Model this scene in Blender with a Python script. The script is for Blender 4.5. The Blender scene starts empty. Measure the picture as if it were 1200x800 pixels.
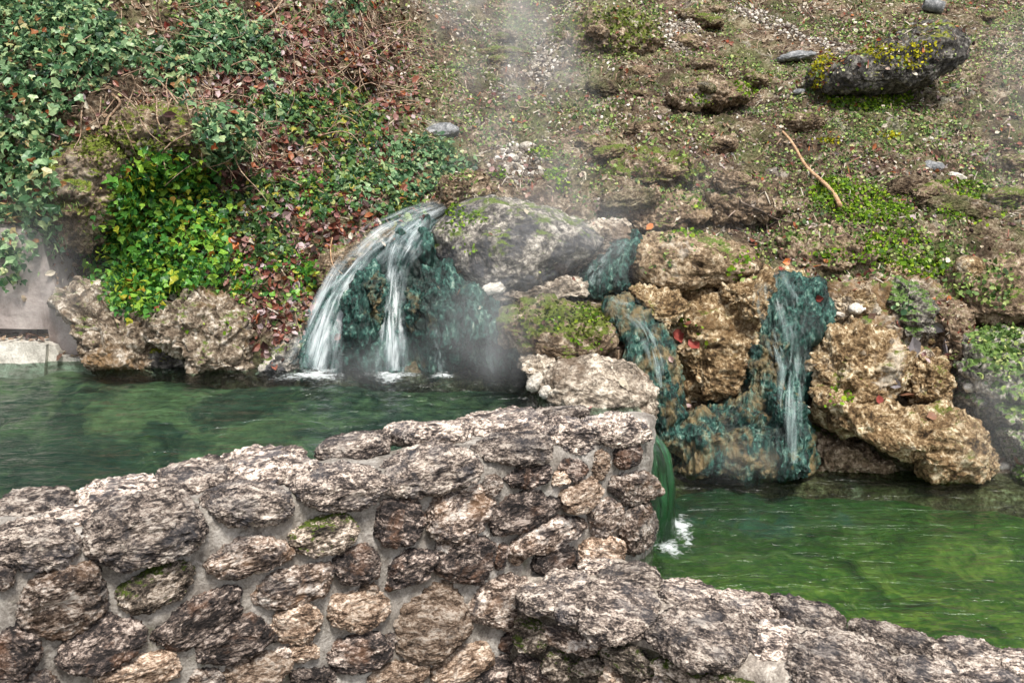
import bpy, bmesh, math, random
import numpy as np
from mathutils import Vector, Matrix
from mathutils.bvhtree import BVHTree

rng = np.random.default_rng(7)
random.seed(7)
SC = bpy.context.scene
COL = SC.collection

# ------------------------------------------------------------------ camera, sky, sun, exposure
F = 1153.0                                  # focal length in pixels of a 1200 px wide picture
PITCH = math.radians(12.2)
CAMZ = 1.5
cam_d = bpy.data.cameras.new('camera')
cam_d.sensor_width = 36.0
cam_d.lens = 36.0 * F / 1200.0
cam_d.clip_end = 500.0
cam_d.clip_start = 0.05
cam = bpy.data.objects.new('camera', cam_d)
COL.objects.link(cam)
cam.location = (0, 0, CAMZ)
cam.rotation_euler = (math.radians(90) - PITCH, 0, 0)
SC.camera = cam

SUN_EL, SUN_AZ = math.radians(58), math.radians(158)     # azimuth clockwise from +Y: behind the camera, a little right
world = bpy.data.worlds.new('World')
SC.world = world
world.use_nodes = True
wn = world.node_tree
sky = wn.nodes.new('ShaderNodeTexSky')
sky.sky_type = 'NISHITA'
sky.sun_disc = False
sky.sun_elevation = SUN_EL
sky.sun_rotation = SUN_AZ
sky.dust_density = 3.0
bg = wn.nodes['Background']
bg.inputs['Strength'].default_value = 0.06
hs = wn.nodes.new('ShaderNodeHueSaturation')
hs.inputs['Saturation'].default_value = 0.35            # an overcast, greyer sky
wn.links.new(sky.outputs[0], hs.inputs['Color'])
wn.links.new(hs.outputs[0], bg.inputs['Color'])
sl = bpy.data.lights.new('sun', 'SUN')
sl.energy = 1.5
sl.angle = math.radians(10)
sl.color = (1.0, 0.95, 0.87)
so = bpy.data.objects.new('sun', sl)
COL.objects.link(so)
sdir = Vector((math.sin(SUN_AZ) * math.cos(SUN_EL), math.cos(SUN_AZ) * math.cos(SUN_EL), math.sin(SUN_EL)))
so.rotation_euler = sdir.to_track_quat('Z', 'Y').to_euler()
so.location = (0, 0, 30)
SC.view_settings.view_transform = 'Standard'
SC.view_settings.look = 'None'
SC.view_settings.gamma = 1.0
SC.view_settings.use_curve_mapping = False
SC.view_settings.exposure = 1.78
SC.render.engine = 'CYCLES'
SC.cycles.use_denoising = True
SC.cycles.transparent_max_bounces = 24
SC.cycles.max_bounces = 8
SC.cycles.volume_bounces = 1
SC.cycles.volume_max_steps = 128

# ------------------------------------------------------------------ picture <-> place
CP, SP = math.cos(PITCH), math.sin(PITCH)
def ray(px, py):
    dx, dy = (px - 600) / F, (400 - py) / F
    return np.array([dx, CP + dy * SP, -SP + dy * CP])
CAM = np.array([0, 0, CAMZ])
def at_y(px, py, y):
    r = ray(px, py)
    return CAM + r * (y / r[1])
def at_z(px, py, z):
    r = ray(px, py)
    return CAM + r * ((z - CAMZ) / r[2])
def on_plane(px, py, p, n):
    r = ray(px, py)
    return CAM + r * (np.dot(p - CAM, n) / np.dot(r, n))
def project(P):
    d = P - CAM
    f = d[:, 1] * CP - d[:, 2] * SP
    u = d[:, 1] * SP + d[:, 2] * CP
    f = np.where(f > 0.05, f, 0.05)
    return 600 + F * d[:, 0] / f, 400 - F * u / f

# ------------------------------------------------------------------ numpy noise
def _h(ix, iy, iz, s):
    h = (ix.astype(np.uint32) * np.uint32(374761393) + iy.astype(np.uint32) * np.uint32(668265263)
         + iz.astype(np.uint32) * np.uint32(2147483647) + np.uint32((s * 974634773 + 12345) % 4294967296))
    h = (h ^ (h >> np.uint32(13))) * np.uint32(1274126177)
    h = h ^ (h >> np.uint32(16))
    h = h * np.uint32(2246822519)
    return (h ^ (h >> np.uint32(15))).astype(np.float32) / np.float32(4294967296.0)
def vnoise(P, s=0):
    """smooth value noise in -1..1"""
    P = np.asarray(P, dtype=np.float32)
    i = np.floor(P).astype(np.int64)
    f = P - i
    f = f * f * f * (f * (f * 6 - 15) + 10)
    ix, iy, iz = i[:, 0], i[:, 1], i[:, 2]
    r = 0
    for a in (0, 1):
        wx = f[:, 0] if a else 1 - f[:, 0]
        for b in (0, 1):
            wy = f[:, 1] if b else 1 - f[:, 1]
            for c in (0, 1):
                wz = f[:, 2] if c else 1 - f[:, 2]
                r = r + wx * wy * wz * _h((ix + a) & 0xffffffff, (iy + b) & 0xffffffff, (iz + c) & 0xffffffff, s)
    return r * 2 - 1
ROT = np.array([[0.36, 0.48, -0.8], [-0.8, 0.6, 0.0], [0.48, 0.64, 0.6]], dtype=np.float32)
def fbm(P, octs=4, gain=0.5, s=0):
    r, a, t = 0, 1.0, 0
    for k in range(octs):
        r = r + a * vnoise(P, s + k)
        t += a
        a *= gain
        P = (P @ ROT) * 2.03 + 3.7
    return r / t
def billow(P, octs=4, gain=0.5, s=0):
    return -ridged(P, octs, gain, s)
def ridged(P, octs=4, gain=0.55, s=0):
    r, a, t = 0, 1.0, 0
    for k in range(octs):
        r = r + a * (1 - 2 * np.abs(vnoise(P, s + k)))
        t += a
        a *= gain
        P = (P @ ROT) * 2.03 + 1.3
    return r / t

# ------------------------------------------------------------------ mesh helpers
def mk_mesh(name, V, Fc, smooth=True, uv=None):
    V = np.asarray(V, dtype=np.float32)
    Fc = np.asarray(Fc, dtype=np.int32)
    me = bpy.data.meshes.new(name)
    n, k = Fc.shape
    me.vertices.add(len(V))
    me.vertices.foreach_set('co', V.ravel())
    me.loops.add(n * k)
    me.loops.foreach_set('vertex_index', Fc.ravel())
    me.polygons.add(n)
    me.polygons.foreach_set('loop_start', np.arange(n, dtype=np.int32) * k)
    try:
        me.polygons.foreach_set('loop_total', np.full(n, k, dtype=np.int32))
    except Exception:
        pass
    me.polygons.foreach_set('use_smooth', np.full(n, smooth, dtype=bool))
    if uv is not None:
        l = me.uv_layers.new(name='UVMap')
        l.data.foreach_set('uv', np.asarray(uv, dtype=np.float32)[Fc.ravel()].ravel())
    me.update(calc_edges=True)
    me.validate()
    return me
def vnormals(V, Fc):
    N = np.zeros_like(V)
    a, b, c = V[Fc[:, 0]], V[Fc[:, 1]], V[Fc[:, 2]]
    if Fc.shape[1] == 4:
        fn = np.cross(c - a, V[Fc[:, 3]] - b)
    else:
        fn = np.cross(b - a, c - a)
    for k in range(Fc.shape[1]):
        for ax in range(3):
            N[:, ax] += np.bincount(Fc[:, k], weights=fn[:, ax], minlength=len(V))
    return N / (np.linalg.norm(N, axis=1, keepdims=True) + 1e-9)
_ico = {}
def ico(n):
    if n not in _ico:
        bm = bmesh.new()
        bmesh.ops.create_icosphere(bm, subdivisions=n, radius=1)
        V = np.array([v.co[:] for v in bm.verts], dtype=np.float32)
        Fc = np.array([[v.index for v in f.verts] for f in bm.faces], dtype=np.int32)
        bm.free()
        _ico[n] = (V, Fc)
    return _ico[n]
def grid_faces(nu, nv, closed_u=False):
    """faces of a grid of nu x nv vertices, index = i * nv + j"""
    i = np.arange(nu if closed_u else nu - 1)
    j = np.arange(nv - 1)
    I, J = np.meshgrid(i, j, indexing='ij')
    I2 = (I + 1) % nu
    return np.stack([I * nv + J, I2 * nv + J, I2 * nv + J + 1, I * nv + J + 1], -1).reshape(-1, 4)
WORLD_V, WORLD_F, WORLD_L = [], [], []                   # the ground and the rocks, for laying other things on them
_off = [0]
def register(V, Fc, litter=1.0):
    T = Fc if Fc.shape[1] == 3 else np.concatenate([Fc[:, [0, 1, 2]], Fc[:, [0, 2, 3]]])
    WORLD_V.append(np.asarray(V, dtype=np.float32))
    WORLD_F.append(T + _off[0]); WORLD_L.append(np.full(len(T), litter))
    _off[0] += len(V)
def add(name, me, mat, loc=(0, 0, 0), parent=None, frame=None, label=None, cat=None, group=None, kind=None):
    """links ONE mesh object; frame = 3x3 columns of its local axes; loc is a place in the world"""
    o = bpy.data.objects.new(name, me)
    COL.objects.link(o)
    if mat is not None and not me.materials:
        me.materials.append(mat)
    l = Vector(loc)
    if parent is not None:
        o.parent = parent
        l = l - parent.location
    if frame is not None:
        m = Matrix([[float(frame[r][c]) for c in range(3)] for r in range(3)])
        o.rotation_euler = m.to_euler()
    o.location = l
    tag(o, label, cat, group, kind)
    return o
def tag(o, label=None, cat=None, group=None, kind=None):
    if label: o['label'] = label
    if cat: o['category'] = cat
    if group: o['group'] = group
    if kind: o['kind'] = kind
def empty(name, loc, label, cat, group=None):
    o = bpy.data.objects.new(name, None)
    o.empty_display_size = 0.1
    COL.objects.link(o)
    o.location = Vector(loc)
    tag(o, label, cat, group)
    return o
def tube_mesh(pts, radii, n=7, name='tube', wob=0.0, seed=0):
    pts = np.asarray(pts, dtype=np.float64)
    r = np.random.default_rng(seed)
    V = []
    for k, p in enumerate(pts):
        t = pts[min(k + 1, len(pts) - 1)] - pts[max(k - 1, 0)]
        t = t / (np.linalg.norm(t) + 1e-9)
        a = np.cross(t, [0.13, 0.97, 0.2]); a /= np.linalg.norm(a)
        b = np.cross(t, a)
        for q in range(n):
            th = 2 * math.pi * q / n
            V.append(p + (a * math.cos(th) + b * math.sin(th)) * radii[k] * (1 + wob * r.uniform(-1, 1)))
    m = len(pts)
    Fc = []
    for k in range(m - 1):
        for q in range(n):
            Fc.append([k * n + q, k * n + (q + 1) % n, (k + 1) * n + (q + 1) % n, (k + 1) * n + q])
    for k in (0, m - 1):
        c = len(V)
        V.append(pts[k])
        for q in range(n):
            a_, b_ = k * n + q, k * n + (q + 1) % n
            Fc.append([a_, b_, c, c] if False else [a_, b_, c, a_])
    V = np.array(V)
    tris = []
    for f in Fc:
        if len(set(f)) == 4:
            tris += [[f[0], f[1], f[2]], [f[0], f[2], f[3]]]
        else:
            tris.append([f[0], f[1], f[2]])
    return V, np.array(tris)
def smooth_path(pts, n):
    """Catmull-Rom through pts"""
    P = np.asarray(pts, dtype=np.float64)
    P = np.vstack([2 * P[0] - P[1], P, 2 * P[-1] - P[-2]])
    t = np.linspace(0, len(P) - 3 - 1e-6, n)
    i = np.floor(t).astype(int)
    f = (t - i)[:, None]
    a, b, c, d = P[i], P[i + 1], P[i + 2], P[i + 3]
    return 0.5 * (2 * b + (c - a) * f + (2 * a - 5 * b + 4 * c - d) * f ** 2 + (3 * b - a - 3 * c + d) * f ** 3)

# ------------------------------------------------------------------ materials
class NT:
    def __init__(s, name):
        s.m = bpy.data.materials.new(name)
        s.m.use_nodes = True
        s.t = s.m.node_tree
        s.b = s.t.nodes['Principled BSDF']
        s.out = s.t.nodes['Material Output']
    def n(s, typ, **kw):
        x = s.t.nodes.new(typ)
        for k, v in kw.items():
            setattr(x, k, v)
        return x
    def l(s, a, b):
        s.t.links.new(a, b)
    def val(s, sock, v):
        if isinstance(v, (int, float)): sock.default_value = v
        elif isinstance(v, (tuple, list)): sock.default_value = tuple(v) + ((1.0,) if len(v) == 3 and sock.type == 'RGBA' else ())
        else: s.l(v, sock)
    def pos(s):
        return s.n('ShaderNodeNewGeometry').outputs['Position']
    def obj(s):
        return s.n('ShaderNodeTexCoord').outputs['Object']
    def uv(s):
        return s.n('ShaderNodeTexCoord').outputs['UV']
    def scale(s, v, sc, off=None):
        x = s.n('ShaderNodeMapping')
        s.l(v, x.inputs['Vector'])
        x.inputs['Scale'].default_value = sc
        if off is not None: s.val(x.inputs['Location'], off)
        return x.outputs[0]
    def noise(s, v, sc, det=6, ro=0.6, di=0.0, color=False):
        x = s.n('ShaderNodeTexNoise')
        s.l(v, x.inputs['Vector'])
        x.inputs['Scale'].default_value = sc
        x.inputs['Detail'].default_value = det
        x.inputs['Roughness'].default_value = ro
        x.inputs['Distortion'].default_value = di
        return x.outputs['Color' if color else 'Fac']
    def vor(s, v, sc, feat='F1', rand=1.0):
        x = s.n('ShaderNodeTexVoronoi', feature=feat)
        s.l(v, x.inputs['Vector'])
        x.inputs['Scale'].default_value = sc
        x.inputs['Randomness'].default_value = rand
        return x.outputs['Distance']
    def ramp(s, f, stops, interp='LINEAR'):
        x = s.n('ShaderNodeValToRGB')
        e = x.color_ramp.elements
        x.color_ramp.interpolation = interp
        while len(e) < len(stops): e.new(0.5)
        for k, (p, c) in enumerate(stops):
            e[k].position = p
            e[k].color = (*c, 1) if isinstance(c, (tuple, list)) else (c, c, c, 1)
        s.val(x.inputs[0], f)
        return x.outputs[0]
    def mix(s, f, a, b, bt='MIX'):
        x = s.n('ShaderNodeMix', data_type='RGBA', blend_type=bt)
        s.val(x.inputs[0], f); s.val(x.inputs[6], a); s.val(x.inputs[7], b)
        return x.outputs[2]
    def math(s, op, a, b=0.0, clamp=False):
        x = s.n('ShaderNodeMath', operation=op, use_clamp=clamp)
        s.val(x.inputs[0], a); s.val(x.inputs[1], b)
        return x.outputs[0]
    def nz(s):
        x = s.n('ShaderNodeSeparateXYZ')
        s.l(s.n('ShaderNodeNewGeometry').outputs['Normal'], x.inputs[0])
        return x.outputs['Z']
    def bump(s, h, strength=1.0, dist=0.01, normal=None):
        x = s.n('ShaderNodeBump')
        s.l(h, x.inputs['Height'])
        x.inputs['Strength'].default_value = strength
        x.inputs['Distance'].default_value = dist
        if normal is not None: s.l(normal, x.inputs['Normal'])
        return x.outputs[0]
    def objrand(s):
        return s.n('ShaderNodeObjectInfo').outputs['Random']
    def island(s):
        return s.n('ShaderNodeNewGeometry').outputs['Random Per Island']
    def fin(s, color=None, rough=0.85, normal=None, spec=0.35):
        if color is not None: s.val(s.b.inputs['Base Color'], color)
        s.val(s.b.inputs['Roughness'], rough)
        s.b.inputs['Specular IOR Level'].default_value = spec
        if normal is not None: s.l(normal, s.b.inputs['Normal'])
        return s.m

def rock_mat(name, stops, sc=14.0, aniso=(1, 1, 1), patches=(), moss=None, rough=0.85, bump=1.0, bdist=0.012, local=False, spec=0.3, fine=55.0, tight=0.50):
    """stops: colour ramp over crusty noise. patches: (scale, low, high, colour, strength). moss: (colour, amount, scale)"""
    t = NT(name)
    v = t.obj() if local else t.pos()
    if local:
        v2 = t.n('ShaderNodeVectorMath', operation='ADD')
        cmb = t.n('ShaderNodeCombineXYZ')
        rr = t.math('MULTIPLY', t.objrand(), 37.0)
        for k in range(3): t.l(rr, cmb.inputs[k])
        t.l(v, v2.inputs[0]); t.l(cmb.outputs[0], v2.inputs[1])
        v = v2.outputs[0]
    va = t.scale(v, aniso)
    n1 = t.noise(va, sc, 8, 0.72, 0.6)
    n2 = t.noise(va, fine, 5, 0.7, 0.4)
    f = t.math('ADD', t.math('MULTIPLY', n1, 0.6), t.math('MULTIPLY', n2, 0.4))
    c = t.ramp(f, [(.5 + (p_ - .505) * tight, c_) for p_, c_ in stops])  # crevice shade and pale highlights put into the colour, along the bump noise
    for (ps, lo, hi, pc, st) in patches:
        m = t.ramp(t.noise(v, ps, 5, 0.65, 0.5), [(lo, 0.0), (hi, 1.0)])
        m = t.math('MULTIPLY', m, st)
        c = t.mix(m, c, pc)
    h = t.math('ADD', t.math('MULTIPLY', n1, 0.7), t.math('MULTIPLY', n2, 0.5))
    pit = t.vor(va, fine * 0.55)
    h = t.math('ADD', h, t.math('MULTIPLY', t.math('MINIMUM', pit, 0.45), 0.55))
    if moss:
        mc, am, ms = moss
        m = t.math('ADD', t.noise(v, ms, 6, 0.7), t.math('MULTIPLY', t.nz(), 0.16))
        m = t.ramp(m, [(0.62 - am, 0.0), (0.70 - am, 1.0)])
        mcol = t.mix(t.ramp(t.noise(v, 90, 4, 0.7), [(0.35, 0.0), (0.65, 1.0)]), tuple(x * 0.45 for x in mc), tuple(min(1, x * 1.6) for x in mc))
        c = t.mix(m, c, mcol)
    if local:
        hv = t.n('ShaderNodeHueSaturation')
        t.l(c, hv.inputs['Color'])
        t.l(t.math('ADD', t.math('MULTIPLY', t.objrand(), 0.9), 0.55), hv.inputs['Value'])
        c = hv.outputs[0]
    return t.fin(c, rough, t.bump(h, bump, bdist), spec)

tufa_wall = rock_mat('tufa_wall', [(0.30, (0.018, 0.012, 0.010)), (0.43, (0.10, 0.072, 0.058)), (0.52, (0.33, 0.25, 0.20)), (0.62, (0.66, 0.57, 0.50)), (0.75, (0.80, 0.74, 0.68))],
                     sc=16, aniso=(0.75, 1.25, 1.25), local=True, patches=[(9, 0.50, 0.60, (0.04, 0.038, 0.042), 0.65), (5, 0.53, 0.66, (0.30, 0.17, 0.09), 0.4)], bump=1.0, bdist=0.02, fine=70, tight=.44)
tufa_dark = rock_mat('tufa_dark', [(0.34, (0.010, 0.008, 0.008)), (0.48, (0.045, 0.036, 0.034)), (0.58, (0.16, 0.12, 0.10)), (0.70, (0.50, 0.42, 0.37))],
                     sc=16, aniso=(0.75, 1.25, 1.25), local=True, patches=[(7, 0.54, 0.66, (0.22, 0.11, 0.06), 0.4)], bump=1.0, bdist=0.02, fine=70, tight=.44)
tufa_moss = rock_mat('tufa_moss', [(0.32, (0.015, 0.012, 0.010)), (0.46, (0.09, 0.07, 0.055)), (0.56, (0.30, 0.24, 0.19)), (0.70, (0.66, 0.58, 0.5))],
                     sc=16, aniso=(0.75, 1.25, 1.25), local=True, moss=((0.05, 0.072, 0.008), 0.045, 14), bump=1.0, bdist=0.02, fine=70, tight=.44)
tufa_tan = rock_mat('tufa_tan', [(0.30, (0.035, 0.024, 0.018)), (0.43, (0.19, 0.125, 0.085)), (0.54, (0.42, 0.31, 0.23)), (0.68, (0.74, 0.63, 0.53))],
                    sc=17, aniso=(0.7, 1.3, 1.3), local=True, patches=[(9, 0.55, 0.66, (0.05, 0.045, 0.045), 0.5)], bump=1.0, bdist=0.02, fine=75, tight=.44)
coping_grey = rock_mat('coping_grey', [(0.32, (0.022, 0.018, 0.018)), (0.45, (0.11, 0.088, 0.078)), (0.55, (0.38, 0.305, 0.255)), (0.68, (0.80, 0.71, 0.62))],
                       sc=16, aniso=(0.7, 1.35, 1.35), local=True, patches=[(7, 0.50, 0.62, (0.075, 0.075, 0.085), 0.6)], bump=1.0, bdist=0.02, fine=75, tight=.44)
mortar_m = rock_mat('mortar', [(0.30, (0.13, 0.115, 0.10)), (0.5, (0.285, 0.262, 0.235)), (0.7, (0.47, 0.44, 0.405))], sc=9,
                    patches=[(3.2, 0.5, 0.68, (0.17, 0.145, 0.12), 0.7), (6, 0.60, 0.70, (0.06, 0.075, 0.02), 0.45), (14, 0.56, 0.66, (0.12, 0.10, 0.085), 0.6)], bump=0.9, bdist=0.012, fine=90)
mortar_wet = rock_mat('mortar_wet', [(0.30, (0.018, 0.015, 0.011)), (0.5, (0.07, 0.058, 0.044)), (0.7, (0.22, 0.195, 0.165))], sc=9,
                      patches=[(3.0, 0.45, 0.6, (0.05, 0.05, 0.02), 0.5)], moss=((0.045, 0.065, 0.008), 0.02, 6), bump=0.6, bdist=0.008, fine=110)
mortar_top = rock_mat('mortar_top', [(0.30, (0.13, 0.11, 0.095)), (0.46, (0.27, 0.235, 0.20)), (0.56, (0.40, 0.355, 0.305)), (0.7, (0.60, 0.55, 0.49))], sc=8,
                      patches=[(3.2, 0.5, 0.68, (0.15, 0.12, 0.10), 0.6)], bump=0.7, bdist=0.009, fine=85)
GREY = [(0.30, (0.020, 0.018, 0.016)), (0.45, (0.10, 0.09, 0.08)), (0.56, (0.26, 0.235, 0.20)), (0.72, (0.62, 0.57, 0.5))]
TAN = [(0.31, (0.030, 0.018, 0.008)), (0.45, (0.15, 0.092, 0.042)), (0.56, (0.34, 0.24, 0.13)), (0.70, (0.74, 0.63, 0.45))]
BROWN = [(0.30, (0.025, 0.016, 0.010)), (0.46, (0.11, 0.075, 0.045)), (0.58, (0.25, 0.18, 0.12)), (0.74, (0.55, 0.46, 0.35))]
TEAL = [(0.30, (0.003, 0.007, 0.006)), (0.44, (0.005, 0.022, 0.018)), (0.53, (0.014, 0.066, 0.053)), (0.62, (0.050, 0.145, 0.115)), (0.72, (0.22, 0.33, 0.27)), (0.82, (0.55, 0.60, 0.5))]
WHITE = (0.66, 0.61, 0.53)
m_boulder = rock_mat('boulder_grey', GREY, 9, patches=[(2.6, 0.47, 0.54, (0.050, 0.052, 0.060), 0.85), (2.2, 0.60, 0.68, WHITE, 0.85), (2.6, 0.57, 0.7, (0.20, 0.12, 0.075), 0.5)], moss=((0.10, 0.14, 0.025), -0.02, 6), bump=1.0, bdist=0.03, fine=40)
m_mossy = rock_mat('boulder_mossy', BROWN, 10, patches=[(2.8, 0.60, 0.68, WHITE, 0.5)], moss=((0.10, 0.13, 0.02), 0.055, 7), bump=1.0, bdist=0.03, fine=40)
m_brown = rock_mat('boulder_brown', BROWN, 10, patches=[(3.0, 0.56, 0.68, (0.40, 0.29, 0.18), 0.6), (2.0, 0.63, 0.7, WHITE, 0.5)], moss=((0.10, 0.15, 0.02), -0.04, 6), bump=1.0, bdist=0.03, fine=42)
m_brown2 = rock_mat('boulder_tan_brown', [(0.30, (0.035, 0.022, 0.012)), (0.45, (0.15, 0.10, 0.055)), (0.57, (0.33, 0.245, 0.155)), (0.74, (0.66, 0.56, 0.42))], 10, patches=[(2.0, 0.60, 0.68, WHITE, 0.6)], moss=((0.10, 0.15, 0.02), -0.05, 6), bump=1.0, bdist=0.03, fine=42)
m_bank = rock_mat('bank_rock', [(0.30, (0.025, 0.017, 0.011)), (0.45, (0.12, 0.088, 0.060)), (0.56, (0.28, 0.225, 0.165)), (0.72, (0.66, 0.60, 0.52))], 9, patches=[(2.4, 0.56, 0.64, (0.20, 0.115, 0.045), 0.7), (3.0, 0.60, 0.68, (0.07, 0.068, 0.065), 0.6)], moss=((0.10, 0.14, 0.025), -0.03, 6), bump=1.0, bdist=0.03, fine=40)
m_tan = rock_mat('boulder_tan', TAN, 10, patches=[(3.4, 0.52, 0.64, (0.13, 0.075, 0.03), 0.7), (2.4, 0.60, 0.70, (0.66, 0.60, 0.50), 0.7), (7.0, 0.58, 0.68, (0.05, 0.035, 0.02), 0.6)], moss=((0.10, 0.115, 0.015), -0.06, 5), bump=1.0, bdist=0.03, fine=45)
m_ledge = rock_mat('ledge_pale', [(0.30, (0.05, 0.04, 0.03)), (0.45, (0.22, 0.18, 0.14)), (0.56, (0.46, 0.39, 0.31)), (0.70, (0.78, 0.71, 0.6))], 9, aniso=(0.8, 1, 1.3), patches=[(3.4, 0.50, 0.62, (0.13, 0.09, 0.06), 0.75), (7, 0.56, 0.66, (0.05, 0.042, 0.036), 0.6)], bump=1.0, bdist=0.03, fine=40, tight=.45)
m_dark = rock_mat('rock_dark', [(0.32, (0.012, 0.011, 0.010)), (0.5, (0.055, 0.05, 0.046)), (0.62, (0.15, 0.14, 0.125)), (0.76, (0.36, 0.34, 0.3))], 8, moss=((0.16, 0.17, 0.012), -0.005, 3.5), bump=1.0, bdist=0.03, fine=35)
m_teal = rock_mat('algae_rock', TEAL, 9, aniso=(1.3, 1.3, 0.6), patches=[(4.0, 0.62, 0.72, (0.20, 0.15, 0.05), 0.8), (2.6, 0.55, 0.66, (0.006, 0.012, 0.010), 0.8)], rough=0.35, bump=1.0, bdist=0.035, spec=0.5, fine=34)
m_teal2 = rock_mat('algae_streaked', TEAL, 9, aniso=(1.6, 1.6, 0.45), patches=[(6.0, 0.46, 0.60, (0.27, 0.19, 0.085), 0.75), (9.0, 0.54, 0.64, (0.012, 0.016, 0.014), 0.8)], rough=0.4, bump=1.0, bdist=0.035, spec=0.5, fine=36)
m_moss_rock = rock_mat('rock_mossed', BROWN, 8, patches=[(3.0, 0.5, 0.62, (0.20, 0.18, 0.15), 0.6)], moss=((0.11, 0.14, 0.015), 0.065, 4.5), bump=1.0, bdist=0.03, fine=38)
m_greymoss = rock_mat('rock_green_grey', GREY, 8, moss=((0.10, 0.17, 0.04), 0.07, 7), bump=1.0, bdist=0.03, fine=40)

def earth_mat():
    t = NT('hillside_earth')
    p = t.pos()
    n1 = t.noise(p, 5, 8, 0.72, 0.4)
    n2 = t.noise(p, 42, 6, 0.75, 0.3)
    f = t.math('ADD', t.math('MULTIPLY', n1, 0.5), t.math('MULTIPLY', n2, 0.5))
    c = t.ramp(f, [(0.40, (0.018, 0.012, 0.008)), (0.46, (0.075, 0.050, 0.031)), (0.52, (0.19, 0.14, 0.092)), (0.58, (0.38, 0.31, 0.225)), (0.66, (0.66, 0.60, 0.50))])
    c = t.mix(t.math('MULTIPLY', t.ramp(t.noise(p, 1.9, 6, 0.7, .6), [(0.47, 0.0), (0.60, 1.0)]), 0.72), c, (0.030, 0.019, 0.012))
    c = t.mix(t.math('MULTIPLY', t.ramp(t.noise(p, 1.4, 5, 0.7), [(0.48, 0.0), (0.60, 1.0)]), 0.6), c, t.ramp(n2, [(0.35, (0.03, 0.045, 0.012)), (0.6, (0.14, 0.17, 0.06))]))
    c = t.mix(t.math('MULTIPLY', t.ramp(t.noise(p, 2.1, 5, 0.7, 1.0), [(0.58, 0.0), (0.66, 1.0)]), 0.5), c, t.ramp(n2, [(0.35, (0.16, 0.14, 0.12)), (0.6, (0.60, 0.56, 0.50))]))
    h = t.math('ADD', n1, t.math('MULTIPLY', n2, 0.8))
    return t.fin(c, 0.92, t.bump(h, 1.0, 0.03), 0.2)
m_earth = earth_mat()

def leaf_mat(name, stops, rough=0.45, sub=0.0, spec=0.4, trans=0.25):
    t = NT(name)
    c = t.ramp(t.island(), stops)
    nn = t.noise(t.pos(), 60, 3, 0.6)
    c = t.mix(0.35, c, t.ramp(nn, [(0.35, 0.35), (0.65, 1.0)]), 'MULTIPLY')
    t.fin(c, rough, None, spec)
    if trans:
        tr = t.n('ShaderNodeBsdfTranslucent')
        t.l(c, tr.inputs['Color'])
        mx = t.n('ShaderNodeMixShader')
        mx.inputs[0].default_value = trans
        t.l(t.b.outputs[0], mx.inputs[1]); t.l(tr.outputs[0], mx.inputs[2])
        t.l(mx.outputs[0], t.out.inputs['Surface'])
    return t.m
m_ivy_dark = leaf_mat('ivy_dark', [(0.0, (0.012, 0.040, 0.022)), (0.25, (0.050, 0.13, 0.052)), (0.5, (0.13, 0.26, 0.11)), (0.75, (0.27, 0.42, 0.21)), (0.93, (0.44, 0.54, 0.25)), (1.0, (0.30, 0.07, 0.02))], 0.38)
m_ivy_bright = leaf_mat('ivy_bright', [(0.0, (0.018, 0.085, 0.018)), (0.3, (0.050, 0.19, 0.028)), (0.6, (0.13, 0.34, 0.042)), (0.85, (0.30, 0.48, 0.05)), (0.97, (0.42, 0.40, 0.03)), (1.0, (0.30, 0.10, 0.02))], 0.4)
m_ivy_mid = leaf_mat('ivy_mid', [(0.0, (0.018, 0.055, 0.018)), (0.35, (0.045, 0.12, 0.035)), (0.65, (0.10, 0.20, 0.05)), (0.88, (0.24, 0.32, 0.07)), (1.0, (0.40, 0.36, 0.05))], 0.42)
m_litter = leaf_mat('litter', [(0.0, (0.028, 0.014, 0.012)), (0.15, (0.085, 0.04, 0.028)), (0.32, (0.19, 0.11, 0.065)), (0.5, (0.33, 0.235, 0.155)), (0.68, (0.47, 0.40, 0.29)), (0.88, (0.66, 0.60, 0.50)), (0.96, (0.25, 0.05, 0.025)), (1.0, (0.40, 0.14, 0.04))], 0.6, trans=0.1)
m_litter_red = leaf_mat('litter_red', [(0.0, (0.03, 0.014, 0.012)), (0.25, (0.12, 0.036, 0.026)), (0.5, (0.26, 0.090, 0.055)), (0.72, (0.33, 0.21, 0.20)), (0.86, (0.48, 0.40, 0.41)), (0.94, (0.24, 0.045, 0.025)), (1.0, (0.42, 0.17, 0.06))], 0.45, trans=0.08)
m_cover = leaf_mat('cover', [(0.0, (0.025, 0.055, 0.012)), (0.25, (0.055, 0.12, 0.022)), (0.55, (0.14, 0.24, 0.05)), (0.8, (0.29, 0.40, 0.10)), (1.0, (0.50, 0.52, 0.2))], 0.6, trans=0.2)
m_mosscush = leaf_mat('moss_bright', [(0.0, (0.04, 0.085, 0.006)), (0.4, (0.10, 0.20, 0.012)), (0.75, (0.20, 0.34, 0.02)), (1.0, (0.36, 0.46, 0.04))], 0.8, trans=0.2, spec=0.15)
m_mossyel = leaf_mat('moss_yellow', [(0.0, (0.12, 0.12, 0.006)), (0.5, (0.30, 0.29, 0.012)), (1.0, (0.52, 0.46, 0.03))], 0.85, trans=0.15, spec=0.1)
m_mossolive = leaf_mat('moss_olive', [(0.0, (0.035, 0.045, 0.008)), (0.5, (0.10, 0.125, 0.02)), (1.0, (0.22, 0.25, 0.06))], 0.85, trans=0.15, spec=0.1)
m_vine = rock_mat('vine_bark', [(0.3, (0.10, 0.06, 0.04)), (0.5, (0.26, 0.17, 0.11)), (0.7, (0.50, 0.40, 0.30))], 30, bump=0.6, bdist=0.004)
m_stick = rock_mat('stick_bark', [(0.3, (0.20, 0.11, 0.055)), (0.5, (0.40, 0.24, 0.13)), (0.7, (0.58, 0.42, 0.28))], 30, bump=0.6, bdist=0.004)
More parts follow.
